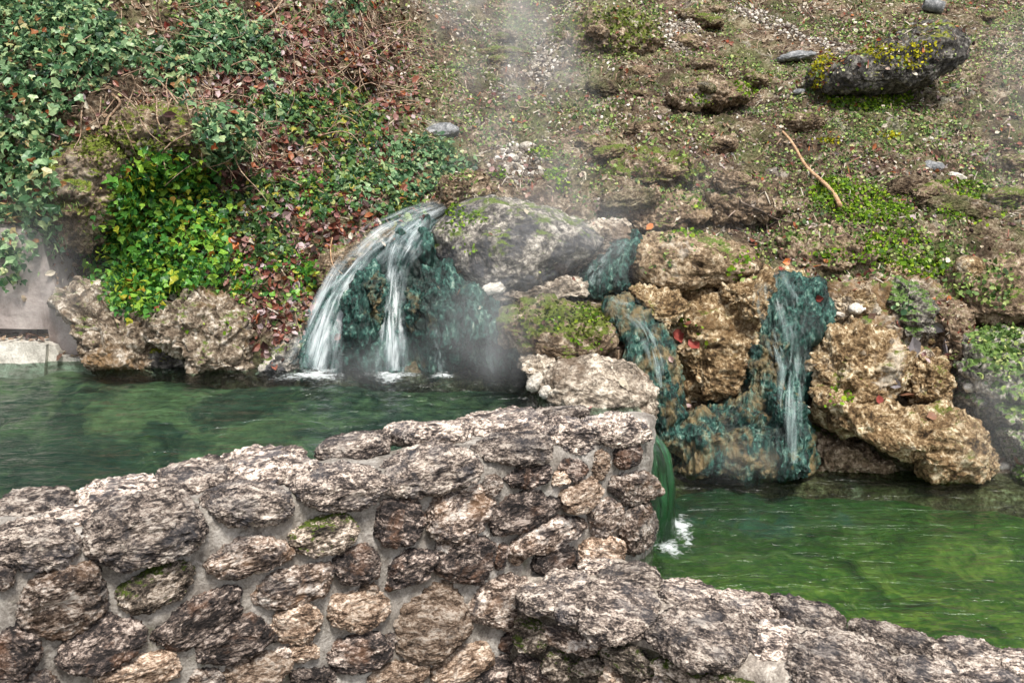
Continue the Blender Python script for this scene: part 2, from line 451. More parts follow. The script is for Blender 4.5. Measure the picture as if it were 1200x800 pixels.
m_twig = rock_mat('twig_bark', [(0.3, (0.03, 0.022, 0.018)), (0.5, (0.09, 0.065, 0.05)), (0.7, (0.2, 0.16, 0.13))], 30, bump=0.6, bdist=0.004)
m_slate = rock_mat('slate', [(0.3, (0.07, 0.075, 0.08)), (0.5, (0.16, 0.165, 0.17)), (0.7, (0.36, 0.36, 0.36))], 12, bump=0.7, bdist=0.01)
m_pale = rock_mat('pale_stone', [(0.3, (0.26, 0.23, 0.19)), (0.5, (0.50, 0.46, 0.40)), (0.7, (0.78, 0.74, 0.67))], 14, bump=0.8, bdist=0.012)
m_gravel = leaf_mat('gravel', [(0.0, (0.05, 0.04, 0.034)), (0.35, (0.17, 0.14, 0.115)), (0.65, (0.34, 0.30, 0.25)), (0.9, (0.58, 0.54, 0.48)), (1.0, (0.72, 0.69, 0.63))], 0.85, trans=0, spec=0.25)
def concrete_mat():
    t = NT('old_concrete')
    p = t.pos()
    n1 = t.noise(p, 3.2, 8, 0.7, 0.3)
    n2 = t.noise(p, 60, 5, 0.7)
    c = t.ramp(t.math('ADD', t.math('MULTIPLY', n1, 0.7), t.math('MULTIPLY', n2, 0.3)), [(0.33, (0.15, 0.125, 0.115)), (0.5, (0.32, 0.275, 0.255)), (0.68, (0.46, 0.41, 0.38))])
    st = t.ramp(t.noise(t.scale(p, (7, 7, 0.9)), 1.0, 5, 0.65), [(0.56, 0.0), (0.68, 1.0)])
    c = t.mix(t.math('MULTIPLY', st, 0.6), c, (0.10, 0.065, 0.05))
    return t.fin(c, 0.9, t.bump(t.math('ADD', n1, t.math('MULTIPLY', n2, 0.4)), 0.6, 0.012), 0.2)
m_conc = concrete_mat()
m_limepale = rock_mat('pale_concrete', [(0.3, (0.30, 0.28, 0.24)), (0.5, (0.52, 0.49, 0.43)), (0.7, (0.72, 0.69, 0.62))], 9, patches=[(4, 0.55, 0.7, (0.22, 0.18, 0.13), 0.6)], bump=0.5, bdist=0.006, fine=80)

def water_mat(name, tint, wx=3.4, wy=11.0, rough=0.16, amp=0.075):
    t = NT(name)
    p = t.pos()
    a = t.noise(t.scale(p, (wx, wy, 1)), 1.0, 4, 0.55, 0.6)
    b = t.noise(t.scale(p, (wx * 3.2, wy * 3.0, 1)), 1.0, 3, 0.5, 0.3)
    h = t.math('ADD', a, t.math('MULTIPLY', b, 0.16))
    nrm = t.bump(h, 1.0, amp)
    fr = t.n('ShaderNodeFresnel')
    fr.inputs['IOR'].default_value = 1.33
    t.l(nrm, fr.inputs['Normal'])
    g = t.n('ShaderNodeBsdfGlossy')
    g.inputs['Roughness'].default_value = rough
    t.l(nrm, g.inputs['Normal'])
    tr = t.n('ShaderNodeBsdfTransparent')
    tr.inputs['Color'].default_value = (*tint, 1)
    mx = t.n('ShaderNodeMixShader')
    t.l(fr.outputs[0], mx.inputs[0])
    t.l(tr.outputs[0], mx.inputs[1]); t.l(g.outputs[0], mx.inputs[2])
    t.l(mx.outputs[0], t.out.inputs['Surface'])
    return t.m
m_water_up = water_mat('water_upper', (0.62, 0.77, 0.71))
m_water_low = water_mat('water_lower', (0.66, 0.82, 0.68), rough=0.24, amp=0.06)
def bed_mat(name, dark, mid, light, sc=1.1, teal_from=None):
    t = NT(name)
    p = t.pos()
    d = t.noise(p, 2.0, 3, 0.6, color=True)
    v = t.n('ShaderNodeVectorMath', operation='ADD')
    t.l(p, v.inputs[0]); t.l(d, v.inputs[1])
    n = t.noise(t.scale(v.outputs[0], (1, 1.5, 1)), sc, 7, 0.68, 1.2)
    n3 = t.noise(p, 16, 5, 0.7)
    f = t.math('ADD', t.math('MULTIPLY', n, 0.75), t.math('MULTIPLY', n3, 0.25))
    c = t.ramp(f, [(0.36, dark), (0.48, mid), (0.60, light), (0.72, tuple(min(1, x * 1.7) for x in light))])
    if teal_from is not None:                    # rocks' reflection painted dark teal towards the bank, algae lawns farther out
        sp_ = t.n('ShaderNodeSeparateXYZ'); t.l(p, sp_.inputs[0])
        g = t.math('ADD', sp_.outputs['Y'], t.math('MULTIPLY', t.math('SUBTRACT', n, .5), 3.2))
        g = t.math('SUBTRACT', g, t.math('MULTIPLY', sp_.outputs['X'], .28))
        g = t.ramp(t.math('SUBTRACT', g, teal_from), [(0.0, 0.0), (1.0, 1.0)])
        c = t.mix(g, c, t.ramp(f, [(0.36, (.008, .022, .020)), (0.52, (.022, .055, .045)), (0.7, (.07, .13, .10))]))
    return t.fin(c, 0.9, t.bump(n, 1.0, 0.05), 0.1)
m_bed_up = bed_mat('bed_upper', (0.016, 0.034, 0.028), (0.055, 0.085, 0.062), (0.17, 0.21, 0.11))
m_bed_low = bed_mat('bed_lower', (0.010, 0.034, 0.012), (0.075, 0.135, 0.024), (0.29, 0.32, 0.065), teal_from=4.45)

def stream_mat(name, lo, hi, dens=0.5):
    t = NT(name)
    uv = t.uv()
    s1 = t.noise(t.scale(uv, (3.4, 1.2, 1)), 1.0, 5, 0.55, 0.9)
    s2 = t.noise(t.scale(uv, (8, 1.3, 1)), 1.0, 6, 0.62, 1.2)
    s = t.math('ADD', t.math('MULTIPLY', s1, 0.55), t.math('MULTIPLY', s2, 0.45))
    sep = t.n('ShaderNodeSeparateXYZ'); t.l(uv, sep.inputs[0])
    edge = t.math('MULTIPLY', t.math('MULTIPLY', sep.outputs[0], t.math('SUBTRACT', 1.0, sep.outputs[0])), 4.0)
    edge = t.math('POWER', edge, 0.6)
    edge = t.math('MULTIPLY', edge, t.ramp(sep.outputs[1], [(0.0, 0.0), (0.35, 1.0)]))
    al = t.math('MULTIPLY', t.ramp(s, [(0.58 - dens * 0.4, 0.0), (0.84 - dens * 0.2, .92)]), edge)
    c = t.ramp(s, [(0.40, lo), (0.60, hi)])
    t.fin(c, 0.25, t.bump(s, 0.8, 0.02), 0.6)
    t.l(al, t.b.inputs['Alpha'])
    return t.m
m_stream = stream_mat('falling_water', (0.10, 0.19, 0.20), (0.78, 0.85, 0.87), 0.52)
m_stream_thin = stream_mat('trickling_water', (0.05, 0.10, 0.10), (0.36, 0.46, 0.45), 0.32)
def foam_mat():
    t = NT('foam')
    p = t.pos()
    n = t.noise(t.scale(p, (22, 26, 1)), 1.0, 7, 0.78, 0.8)
    uv = t.uv()
    sep = t.n('ShaderNodeSeparateXYZ'); t.l(uv, sep.inputs[0])
    al = t.ramp(t.math('ADD', n, t.math('MULTIPLY', sep.outputs[0], -0.55)), [(0.26, 0.0), (0.52, 0.95)])
    t.fin((0.80, 0.86, 0.86), 0.5, t.bump(n, 0.8, 0.02), 0.4)
    t.l(al, t.b.inputs['Alpha'])
    return t.m
m_foam = foam_mat()
def spill_mat():
    t = NT('spill_algae')
    uv = t.uv()
    s1 = t.noise(t.scale(uv, (14, 1.5, 1)), 1.0, 7, 0.7, 0.8)
    c = t.ramp(s1, [(0.40, (0.001, 0.012, 0.004)), (0.49, (0.004, 0.045, 0.013)), (0.57, (0.014, 0.11, 0.033)), (0.68, (0.22, 0.36, 0.24)), (0.76, (.6, .7, .62))])
    sp_ = t.n('ShaderNodeSeparateXYZ'); t.l(uv, sp_.inputs[0])
    k = t.math('ADD', sp_.outputs[1], t.math('MULTIPLY', t.math('SUBTRACT', s1, .5), 1.1))
    t.l(t.ramp(k, [(0.72, 1.0), (1.0, 0.0)]), t.b.inputs['Alpha'])
    t.b.inputs['Coat Weight'].default_value = 1.0
    return t.fin(c, 0.10, t.bump(s1, 1.0, 0.03), 0.9)
m_spill = spill_mat()
def steam_mat(name, dens, sc=2.2, lo=0.42, hi=0.75):
    t = NT(name)
    t.t.nodes.remove(t.b)
    o = t.obj()
    ln = t.n('ShaderNodeVectorMath', operation='LENGTH')
    t.l(o, ln.inputs[0])
    fall = t.ramp(ln.outputs['Value'], [(0.10, 1.0), (0.98, 0.0)], 'EASE')
    n = t.noise(t.scale(t.pos(), (1, 1, 0.7)), sc, 4, 0.55, 0.9)
    nn = t.ramp(n, [(lo, 0.0), (hi, 1.0)])
    d = t.math('MULTIPLY', t.math('MULTIPLY', fall, nn), dens)
    v = t.n('ShaderNodeVolumePrincipled')
    v.inputs['Color'].default_value = (0.95, 0.97, 1.0, 1)
    t.l(d, v.inputs['Density'])
    v.inputs['Anisotropy'].default_value = 0.1
    t.l(v.outputs[0], t.out.inputs['Volume'])
    return t.m

# ------------------------------------------------------------------ the hillside: one sheet, from under the pools up over the crest
COLS = [
    (-900, [(430, 6.3), (412, 6.5), (360, 6.7), (290, 6.85), (220, 7.0), (140, 7.3), (60, 7.8), (0, 8.2), (-100, 9.2), (-250, 11)]),
    (-300, [(440, 6.3), (415, 6.5), (360, 6.7), (290, 6.85), (220, 7.0), (140, 7.3), (60, 7.8), (0, 8.2), (-100, 9.2), (-250, 11)]),
    (0, [(445, 6.45), (422, 6.6), (360, 6.8), (290, 6.9), (220, 6.95), (140, 7.1), (60, 7.4), (0, 7.8), (-100, 8.6), (-250, 10.5)]),
    (100, [(448, 6.35), (426, 6.5), (360, 6.75), (290, 6.9), (220, 6.95), (140, 7.1), (60, 7.4), (0, 7.8), (-100, 8.7), (-250, 10.5)]),
    (200, [(452, 6.2), (431, 6.3), (370, 6.5), (300, 6.65), (230, 6.85), (150, 7.15), (70, 7.5), (0, 8.0), (-100, 9), (-250, 11)]),
    (300, [(455, 6.1), (432, 6.22), (380, 6.4), (320, 6.65), (250, 6.95), (160, 7.4), (80, 7.9), (0, 8.6), (-100, 9.6), (-250, 11.5)]),
    (400, [(455, 6.1), (432, 6.25), (380, 6.45), (320, 6.8), (255, 7.1), (170, 7.8), (80, 8.6), (0, 9.4), (-100, 10.5), (-250, 12.5)]),
    (500, [(455, 6.1), (435, 6.2), (380, 6.5), (310, 6.95), (245, 7.3), (170, 8.2), (80, 9.6), (0, 11), (-100, 12.5), (-250, 15)]),
    (600, [(470, 5.95), (440, 6.05), (380, 6.35), (310, 6.85), (240, 7.35), (170, 8.4), (80, 10.2), (0, 12), (-100, 14), (-250, 17)]),
    (700, [(560, 5.45), (480, 5.6), (400, 6.0), (320, 6.7), (250, 7.3), (170, 8.5), (80, 10.3), (0, 12.1), (-100, 14.2), (-250, 17.3)]),
    (800, [(580, 5.75), (550, 5.95), (440, 6.25), (350, 6.65), (260, 7.3), (170, 8.6), (80, 10.4), (0, 12.2), (-100, 14.4), (-250, 17.5)]),
    (900, [(580, 5.75), (550, 5.95), (450, 6.25), (350, 6.6), (260, 7.3), (170, 8.6), (80, 10.4), (0, 12.2), (-100, 14.4), (-250, 17.5)]),
    (1000, [(585, 5.7), (552, 5.9), (460, 6.25), (360, 6.55), (265, 7.2), (175, 8.5), (80, 10.4), (0, 12.2), (-100, 14.4), (-250, 17.5)]),
    (1100, [(590, 5.65), (556, 5.85), (470, 6.25), (370, 6.6), (270, 7.2), (180, 8.4), (80, 10.3), (0, 12.2), (-100, 14.4), (-250, 17.5)]),
    (1200, [(590, 5.6), (558, 5.8), (470, 6.2), (375, 6.6), (275, 7.2), (180, 8.4), (80, 10.3), (0, 12.2), (-100, 14.4), (-250, 17.5)]),
    (1500, [(600, 5.4), (565, 5.6), (470, 6.0), (375, 6.5), (275, 7.1), (180, 8.3), (80, 10.2), (0, 12.0), (-100, 14.2), (-250, 17.2)]),
    (2100, [(600, 5.4), (565, 5.6), (470, 6.0), (375, 6.5), (275, 7.1), (180, 8.3), (80, 10.2), (0, 12.0), (-100, 14.2), (-250, 17.2)]),
]
CT = []
for px, rows in COLS:
    L = [at_y(px, py, y) for py, y in rows]
    L.insert(0, L[0] + np.array([0, -0.1, -0.75]))
    L[-1] = L[-2] + (L[-1] - L[-2]) * (.55 if px >= 500 else 1.0)
    L.append(L[-1] + np.array([0, 8.0, .4]))
    CT.append(L)
CT = np.array(CT)                                   # (columns, rows, 3)
colseg = [20, 60] + [56] * 12 + [50, 20]
rowseg = [10, 14, 60, 60, 70, 80, 90, 70, 40, 24, 10]
def cr_axis(A, segs):
    A = np.concatenate([2 * A[:1] - A[1:2], A, 2 * A[-1:] - A[-2:-1]])
    out = []
    for k, n in enumerate(segs):
        f = np.arange(n)[:, None, None] / n
        a, b, c, d = A[k], A[k + 1], A[k + 2], A[k + 3]
        out.append(0.5 * (2 * b + (c - a) * f + (2 * a - 5 * b + 4 * c - d) * f ** 2 + (3 * b - a - 3 * c + d) * f ** 3))
    out.append(A[-2][None])
    return np.concatenate(out)
G = cr_axis(CT, colseg)                             # (U, rows, 3)
G = cr_axis(np.swapaxes(G, 0, 1), rowseg)           # (V, U, 3)
nv_, nu_ = G.shape[:2]
HV = G.reshape(-1, 3)
HF = grid_faces(nv_, nu_)
HN = vnormals(HV, HF)
if HN[:, 2].mean() < 0:
    HF = HF[:, ::-1]; HN = -HN
fade = np.clip((HV[:, 2] + 0.5) / 0.5, 0.15, 1)
far = np.clip((14 - HV[:, 1]) / 4, 0.3, 1)
disp = 0.11 * fbm(HV * 1.3, 3, s=3) + 0.075 * ridged(HV * np.array([2.2, 2.6, 4.2]), 4, s=11) + 0.03 * ridged(HV * np.array([8, 9, 13]), 3, s=21) + 0.014 * fbm(HV * 34, 3, s=31)
disp = disp + np.clip((HV[:, 1] - 6.9) / .8, 0, 1) * np.clip((HV[:, 0] + .6) / .8, 0, 1) * (.07 * billow(HV * np.array([1.6, 2.2, 2.2]), 4, s=41) + .03 * ridged(HV * np.array([4, 7, 7]), 3, s=51))
HV = HV + HN * (disp * fade * far)[:, None]
add('hillside', mk_mesh('hillside', HV, HF), m_earth, kind='structure')
register(HV, HF)

# pool beds, the ground in front
def in_poly(X, Y, poly):
    r = np.zeros(X.shape, bool)
    n = len(poly)
    for i in range(n):
        x0, y0 = poly[i]; x1, y1 = poly[(i + 1) % n]
        r ^= ((y0 > Y) != (y1 > Y)) & (X < (x1 - x0) * (Y - y0) / (y1 - y0 + 1e-12) + x0)
    return r
UPOLY = [(-7.4, 6.9), (.62, 6.7), (.66, 5.6), (.70, 5.16), (.66, 4.68), (.45, 4.62), (.1, 4.42), (-.6, 3.98), (-1.85, 3.2), (-2.75, 2.66), (-4.4, 1.65), (-7.4, 1.2)]
LPOLY = [(.45, 6.5), (7.9, 6.5), (7.9, .4), (4.2, 1.2), (2.7, 2.3), (1.75, 3.15), (.75, 3.90), (.45, 4.35)]
def bed(name, poly, z, rise, yb, mat, st=.05):
    poly = np.array(poly)
    x = np.arange(poly[:, 0].min(), poly[:, 0].max() + st, st); y = np.arange(poly[:, 1].min(), poly[:, 1].max() + st, st)
    X, Y = np.meshgrid(x, y, indexing='ij')
    P = np.stack([X, Y, np.full_like(X, z)], -1).reshape(-1, 3)
    q = np.clip((P[:, 1] - (yb - 1.0)) / 1.0, 0, 1)
    P[:, 2] += 0.07 * fbm(P * 1.7, 4, s=5) + 0.03 * fbm(P * 7, 3, s=6) + rise * q * q * (3 - 2 * q)
    Fc = grid_faces(len(x), len(y)); C = P[Fc].mean(1)
    return add(name, mk_mesh(name, P, Fc[in_poly(C[:, 0], C[:, 1], poly)]), mat, kind='structure')
bed('upper_pool_bed', UPOLY, -.34, .24, 6.15, m_bed_up)
bed('lower_pool_bed', LPOLY, -.92, .22, 5.95, m_bed_low)
X, Y = np.meshgrid(np.linspace(-12, 14, 60), np.linspace(-8, 6, 40), indexing='ij')
P = np.stack([X, Y, np.full_like(X, -1.35)], -1).reshape(-1, 3)
P[:, 2] += 0.05 * fbm(P, 3)
add('ground', mk_mesh('ground', P, grid_faces(60, 40)), m_earth, kind='structure')

# ------------------------------------------------------------------ rocks of the bank
def shape_table(loc):
    """radius over angle of a traced outline (local x, z), smoothed"""
    n = 720
    L = np.vstack([loc, loc[:1]])
    pts = np.concatenate([np.linspace(L[k], L[k + 1], 60, endpoint=False) for k in range(len(loc))])
    th = np.arctan2(pts[:, 1], pts[:, 0]); r = np.hypot(pts[:, 0], pts[:, 1])
    o = np.argsort(th)
    g = np.linspace(-math.pi, math.pi, n, endpoint=False)
    t = np.interp(g, th[o], r[o], period=2 * math.pi)
    k = np.hanning(41); k /= k.sum()
    return g, np.convolve(np.concatenate([t[-20:], t, t[:20]]), k, 'valid')
def rock(name, label, poly, Y, d, mat, sub=7, rough=1.0, lean=0.0, grain=(1, 1, 1), seed=0, cat='rock', group=None, flat=0.7, parent=None, lumps=1.0, litter=None):
    poly = np.array(poly, float)
    c = (poly.min(0) + poly.max(0)) / 2
    o = at_y(c[0], c[1], Y + d)
    loc = []
    for px, py in poly:                      # the outline lies in the rock's own leaning plane
        q = at_y(px, py, Y + d)
        for _ in range(5):
            q = at_y(px, py, Y + d + np.clip(lean * (q[2] - o[2]), -.5, .5))
        loc.append((q - o)[[0, 2]])
    loc = np.array(loc)
    g, t = shape_table(loc)
    S, Fc = ico(sub)
    th = np.arctan2(S[:, 1], S[:, 0]); q = np.hypot(S[:, 0], S[:, 1]) ** flat
    R = np.interp(th, g, t, period=2 * math.pi)
    s = float(t.mean())
    V = np.stack([np.cos(th) * R * q, -np.sign(S[:, 2]) * np.abs(S[:, 2]) ** 0.85 * d, np.sin(th) * R * q], -1)
    V[:, 1] += np.clip(lean * V[:, 2], -.5, .5)
    N = vnormals(V, Fc)
    if np.sum(N * V) < 0: N = -N; Fc = Fc[:, ::-1]
    Pn = V * np.array(grain) + seed * 7.31 + o
    m = min(s, 0.45)
    dd = lumps * (0.20 * m * fbm(Pn * 1.5 / m, 3, s=seed) + 0.17 * m * billow(Pn * np.array([2.0, 2.0, 2.9]) / m, 3, s=seed + 50)) + rough * (0.034 * billow(Pn * np.array([8, 8, 11]), 4, 0.6, s=seed + 70) + 0.014 * ridged(Pn * 30, 3, 0.6, s=seed + 90))
    V = V + N * dd[:, None]
    register(V + o, Fc, litter if litter is not None else (.9 if Y >= 6.6 else .03))
    base = o + np.array([0, 0, V[:, 2].min()])
    me = mk_mesh(name, V - np.array([0, 0, V[:, 2].min()]), Fc)
    return add(name, me, mat, base, parent, label=label, cat=cat, group=group)
ROCKS = [
 # name, label, outline, front distance, half depth, material, kwargs
 ('boulder', 'large rounded grey boulder at the top right of the left waterfall', [(503,262),(540,238),(580,228),(640,240),(690,258),(716,278),(690,300),(660,325),(620,350),(575,356),(545,335),(520,310),(505,290)], 6.12, .46, m_boulder, dict(lean=.12, lumps=.35, rough=.55)),
 ('boulder', 'moss-topped brown boulder above the pale streaked boulder', [(575,372),(610,350),(650,347),(690,358),(722,380),(722,405),(690,420),(650,424),(615,418),(588,395)], 5.60, .34, m_mossy, dict(lean=.2, lumps=.5, rough=.7)),
 ('boulder', 'pale streaked boulder at the water edge behind the wall corner', [(630,445),(645,422),(690,416),(740,428),(768,450),(772,495),(700,505),(636,490)], 5.20, .32, m_ledge, dict(lean=.12, rough=.7, lumps=.5)),
 ('boulder', 'long brown boulder with a pale top left of the right cascade', [(722,302),(735,278),(790,270),(850,280),(890,295),(894,315),(850,332),(790,340),(740,334)], 6.22, .38, m_brown2, dict(lean=.15, lumps=.5, rough=.7)),
 ('rock', 'broad tan rock face between the two cascades', [(780,352),(835,338),(880,340),(892,380),(885,440),(865,470),(810,475),(788,430)], 6.02, .30, m_tan, dict(lean=.25)),
 ('rock', 'teal and ochre streaked rock falling away beside the mossy boulder', [(690,348),(740,345),(780,376),(800,420),(802,490),(785,525),(755,500),(742,440),(725,395)], 5.72, .30, m_teal2, dict(grain=(1.4, 1.4, .5), lean=.2)),
 ('rock', 'low teal and ochre shelf standing in the lower pool', [(772,488),(830,470),(900,462),(944,470),(950,520),(945,556),(860,560),(776,556)], 5.66, .30, m_teal2, dict(grain=(1.4, 1.4, .5), lean=.15, seed=5)),
 ('rock', 'ragged ochre rock left of the teal cascade above the low shelf', [(868,395),(895,385),(912,410),(915,462),(890,485),(862,470)], 5.93, .24, m_teal2, dict(grain=(1.4, 1.4, .5), lean=.2, seed=15)),
 ('boulder', 'tall pale tan boulder right of the teal cascade', [(942,420),(962,388),(1000,368),(1040,378),(1062,402),(1058,440),(1030,480),(985,500),(948,480)], 5.82, .34, m_tan, dict(lean=.25, seed=3)),
 ('boulder', 'long low tan boulder overhanging the lower pool', [(942,445),(975,450),(1040,472),(1110,470),(1160,495),(1172,545),(1150,564),(1090,556),(1050,530),(1020,512),(985,506),(950,492)], 5.55, .33, m_tan, dict(lean=.15, seed=4)),
 ('rock', 'dark low stone in the hollow under the long tan boulder', [(938,500),(970,505),(1020,520),(1060,545),(1050,562),(990,560),(940,556)], 5.80, .22, m_brown, dict(lean=.1, seed=34)),
 ('boulder', 'small tan boulder between tall tan boulder and mossy bank', [(1050,432),(1072,408),(1105,412),(1114,440),(1102,475),(1058,470)], 5.92, .24, m_tan, dict(lean=.2, seed=6)),
 ('rock', 'knobbly tan rock at the top right of the teal cascade', [(964,345),(985,328),(1015,330),(1032,352),(1022,380),(985,382),(966,372)], 6.30, .24, m_tan, dict(lean=.2, seed=8)),
 ('rock', 'upright grey rock beside the knobbly tan rock', [(1040,345),(1052,326),(1078,328),(1090,352),(1092,392),(1062,402),(1044,388)], 6.20, .22, m_greymoss, dict(lean=.2, seed=9)),
 ('rock', 'small round tan rock above the upright grey rock', [(1030,318),(1045,306),(1062,312),(1066,328),(1048,336),(1032,332)], 6.55, .14, m_tan, dict(sub=6, seed=10)),
 ('boulder', 'green-grey mossy boulder at the right edge of the lower pool', [(1105,425),(1130,395),(1180,385),(1240,390),(1260,440),(1250,500),(1190,508),(1140,490),(1112,465)], 5.75, .36, m_greymoss, dict(lean=.2, seed=12)),
 ('rock', 'wet dark rock below the mossy boulder at the right edge', [(1165,500),(1200,490),(1260,500),(1270,560),(1180,566)], 5.62, .26, m_greymoss, dict(lean=.2, seed=13)),
 ('boulder', 'big dark boulder with yellow moss high on the slope', [(944,92),(962,72),(1040,42),(1090,22),(1125,38),(1126,72),(1080,102),(1040,114),(1000,116),(955,114)], 9.0, .6, m_dark, dict(lean=.25, seed=14, lumps=.5, rough=.8)),
 ('boulder', 'overhanging grey boulder with mossy flank under the ivy', [(46,215),(70,172),(125,158),(152,190),(148,250),(114,300),(84,292),(56,262)], 6.28, .32, m_moss_rock, dict(lean=-.1, seed=16)),
 ('boulder', 'green mossy ledge under the ivy roots', [(126,150),(160,122),(220,120),(282,145),(292,172),(230,192),(170,204),(134,180)], 6.42, .34, m_moss_rock, dict(lean=.1, seed=17)),
 ('rock', 'grey and white crusted rock beside the concrete wall', [(64,342),(90,330),(130,338),(168,352),(196,400),(194,440),(120,436),(92,395)], 6.06, .28, m_bank, dict(lean=.25, seed=18)),
 ('rock', 'brown stained boulder at the pool edge under the bright ivy', [(168,372),(220,334),(268,345),(300,378),(304,436),(240,440),(226,418),(196,400),(176,396)], 5.98, .30, m_bank, dict(lean=.25, seed=19)),
 ('rock', 'dark rock in the hollow beside the brown stained boulder', [(176,402),(205,402),(236,420),(238,440),(180,440)], 6.12, .18, m_dark, dict(sub=6, seed=39)),
 ('rock', 'long tan rock along the left side of the waterfall stream', [(356,325),(372,300),(410,283),(452,266),(470,270),(440,295),(405,325),(372,345)], 6.45, .22, m_brown, dict(lean=.25, seed=20)),
 ('rock', 'dark wet ledge above the grey boulder', [(502,238),(512,212),(540,200),(575,205),(590,225),(545,240),(515,250)], 6.85, .26, m_brown, dict(lean=.2, seed=22)),
 ('rock', 'broad grey ledge behind the grey boulder', [(692,250),(715,228),(770,220),(820,228),(838,252),(800,272),(730,275)], 7.0, .34, m_brown, dict(lean=.5, seed=23)),
 ('rock', 'tan hummock left of the long stick', [(820,240),(835,208),(880,200),(915,215),(920,245),(880,262),(835,262)], 7.05, .32, m_brown, dict(lean=.5, seed=24)),
 ('rock', 'low mossy hummock in the middle of the slope', [(690,205),(700,180),(745,172),(800,180),(830,200),(800,222),(720,222)], 7.7, .36, m_mossy, dict(lean=.6, seed=25)),
 ('rock', 'dark ledge on the slope left of the big dark boulder', [(776,118),(786,98),(830,90),(872,100),(880,118),(840,132),(795,132)], 9.1, .40, m_brown, dict(lean=.4, seed=26)),
 ('rock', 'low mossy ledge near the top left of the gully', [(392,82),(405,66),(435,66),(450,84),(440,98),(410,98)], 8.35, .24, m_mossy, dict(lean=.4, seed=27)),
 ('rock', 'shallow mound of moss and earth at the top of the slope', [(640,55),(655,25),(700,8),(750,18),(778,48),(760,68),(700,74),(655,72)], 10.6, .5, m_mossy, dict(lean=.8, seed=28)),
 ('rock', 'mossy rock face above the right edge boulder', [(1085,345),(1105,318),(1150,300),(1220,300),(1250,330),(1230,372),(1160,380),(1105,372)], 6.35, .36, m_brown, dict(lean=.5, seed=30)),
 ('rock', 'wide ochre rock mass behind the teal cascade and the tan rocks', [(690,345),(740,318),(860,312),(965,322),(970,400),(955,520),(860,540),(790,530),(730,470)], 6.14, .34, m_tan, dict(lean=.3, seed=71)),
 ('rock', 'brown rock mass behind the tan boulders at the right', [(960,330),(1060,318),(1110,350),(1150,400),(1180,480),(1170,556),(960,556),(950,420)], 6.12, .36, m_bank, dict(lean=.3, seed=72, litter=.5)),
 ('rock', 'whitish crusted rock at the foot of the large grey boulder', [(555,335),(590,322),(640,318),(690,322),(700,345),(650,352),(600,356),(565,352)], 6.12, .22, m_ledge, dict(lean=.5, seed=61)),
 ('rock', 'cream rock shoulder between the large grey boulder and the teal cleft', [(690,262),(712,256),(740,262),(735,284),(715,300),(692,312),(672,318),(668,296)], 6.35, .2, m_ledge, dict(lean=.35, seed=62)),
 ('rock', 'reddish pale rock under the mossy brown boulder at the pool edge', [(606,420),(628,410),(660,418),(652,470),(634,478),(618,450)], 5.50, .16, m_ledge, dict(lean=.1, seed=63)),
 ('rock', 'brown rock filling the bank between the two left pool boulders', [(120,360),(160,350),(210,370),(235,405),(232,445),(140,445)], 6.20, .22, m_bank, dict(lean=.3, seed=64)),
 ('rock', 'leaf-strewn brown bank right of the tall tan boulder', [(1080,352),(1105,340),(1135,360),(1140,400),(1120,430),(1100,470),(1090,420)], 6.12, .26, m_brown, dict(lean=.3, seed=65, litter=1.0)),
 ('rock', 'ochre ledge under the right end of the long brown boulder', [(838,330),(870,322),(900,318),(905,345),(880,362),(845,356)], 6.12, .22, m_tan, dict(lean=.3, seed=66)),
 ('rock', 'ochre bank at the upper left of the broad tan rock face', [(735,338),(760,334),(800,338),(806,362),(780,385),(755,372)], 6.0, .22, m_tan, dict(lean=.4, seed=67)),
 ('rock', 'tan bank between the long brown boulder and the hummock', [(895,300),(905,275),(960,262),(1030,275),(1040,300),(985,318),(920,318)], 6.65, .34, m_brown, dict(lean=.6, seed=31)),
]
for k, (nm, lb, poly, Y, d, m, kw) in enumerate(ROCKS):
    kw = dict(kw); kw.setdefault('seed', k + 100)
    rock(nm, lb, poly, Y, d, m, **kw)
# algae mounds that carry the water
rock('algae_rock', 'dark teal algae mound under the left waterfall', [(322,440),(356,385),(396,325),(440,283),(500,250),(545,300),(585,345),(606,385),(620,440),(520,446),(420,446)], 6.10, .36, m_teal, lean=.4, grain=(1.5, 1.5, .42), seed=41, cat='rock')
rock('algae_rock', 'dark teal algae lobe hanging between the two streams', [(402,345),(418,318),(440,310),(456,330),(452,380),(440,412),(424,408),(404,392)], 5.97, .16, m_teal, lean=.35, grain=(1.5, 1.5, .42), seed=44, cat='rock')
rock('algae_rock', 'broad teal algae lobe hanging right of the two streams', [(476,345),(492,312),(525,305),(560,338),(592,368),(590,400),(548,412),(510,416),(486,392)], 5.95, .20, m_teal, lean=.35, grain=(1.5, 1.5, .42), seed=45, cat='rock')
rock('rock', 'small ochre rock between the heads of the two streams', [(428,330),(440,316),(450,325),(450,352),(440,368),(430,352)], 5.95, .10, m_teal2, lean=.3, seed=46, sub=6)
rock('rock', 'narrow ochre rock right of the second stream', [(474,340),(488,325),(500,335),(492,362),(484,395),(474,375)], 5.92, .10, m_teal2, lean=.3, seed=47, sub=6)
rock('rock', 'grey gravelly toe at the left foot of the waterfall', [(296,440),(318,412),(345,396),(362,410),(352,440)], 6.02, .14, m_boulder, lean=.3, seed=48, sub=6)
rock('algae_rock', 'dark teal strip of algae at the foot of the right cascade', [(903,462),(925,455),(944,466),(948,510),(946,558),(905,560),(900,510)], 5.60, .16, m_teal, lean=.15, grain=(1.5, 1.5, .42), seed=52)
rock('rock', 'tan knob in the middle of the teal cascade', [(898,400),(908,385),(922,392),(918,425),(902,432)], 5.98, .08, m_teal2, lean=.3, seed=49, sub=6)
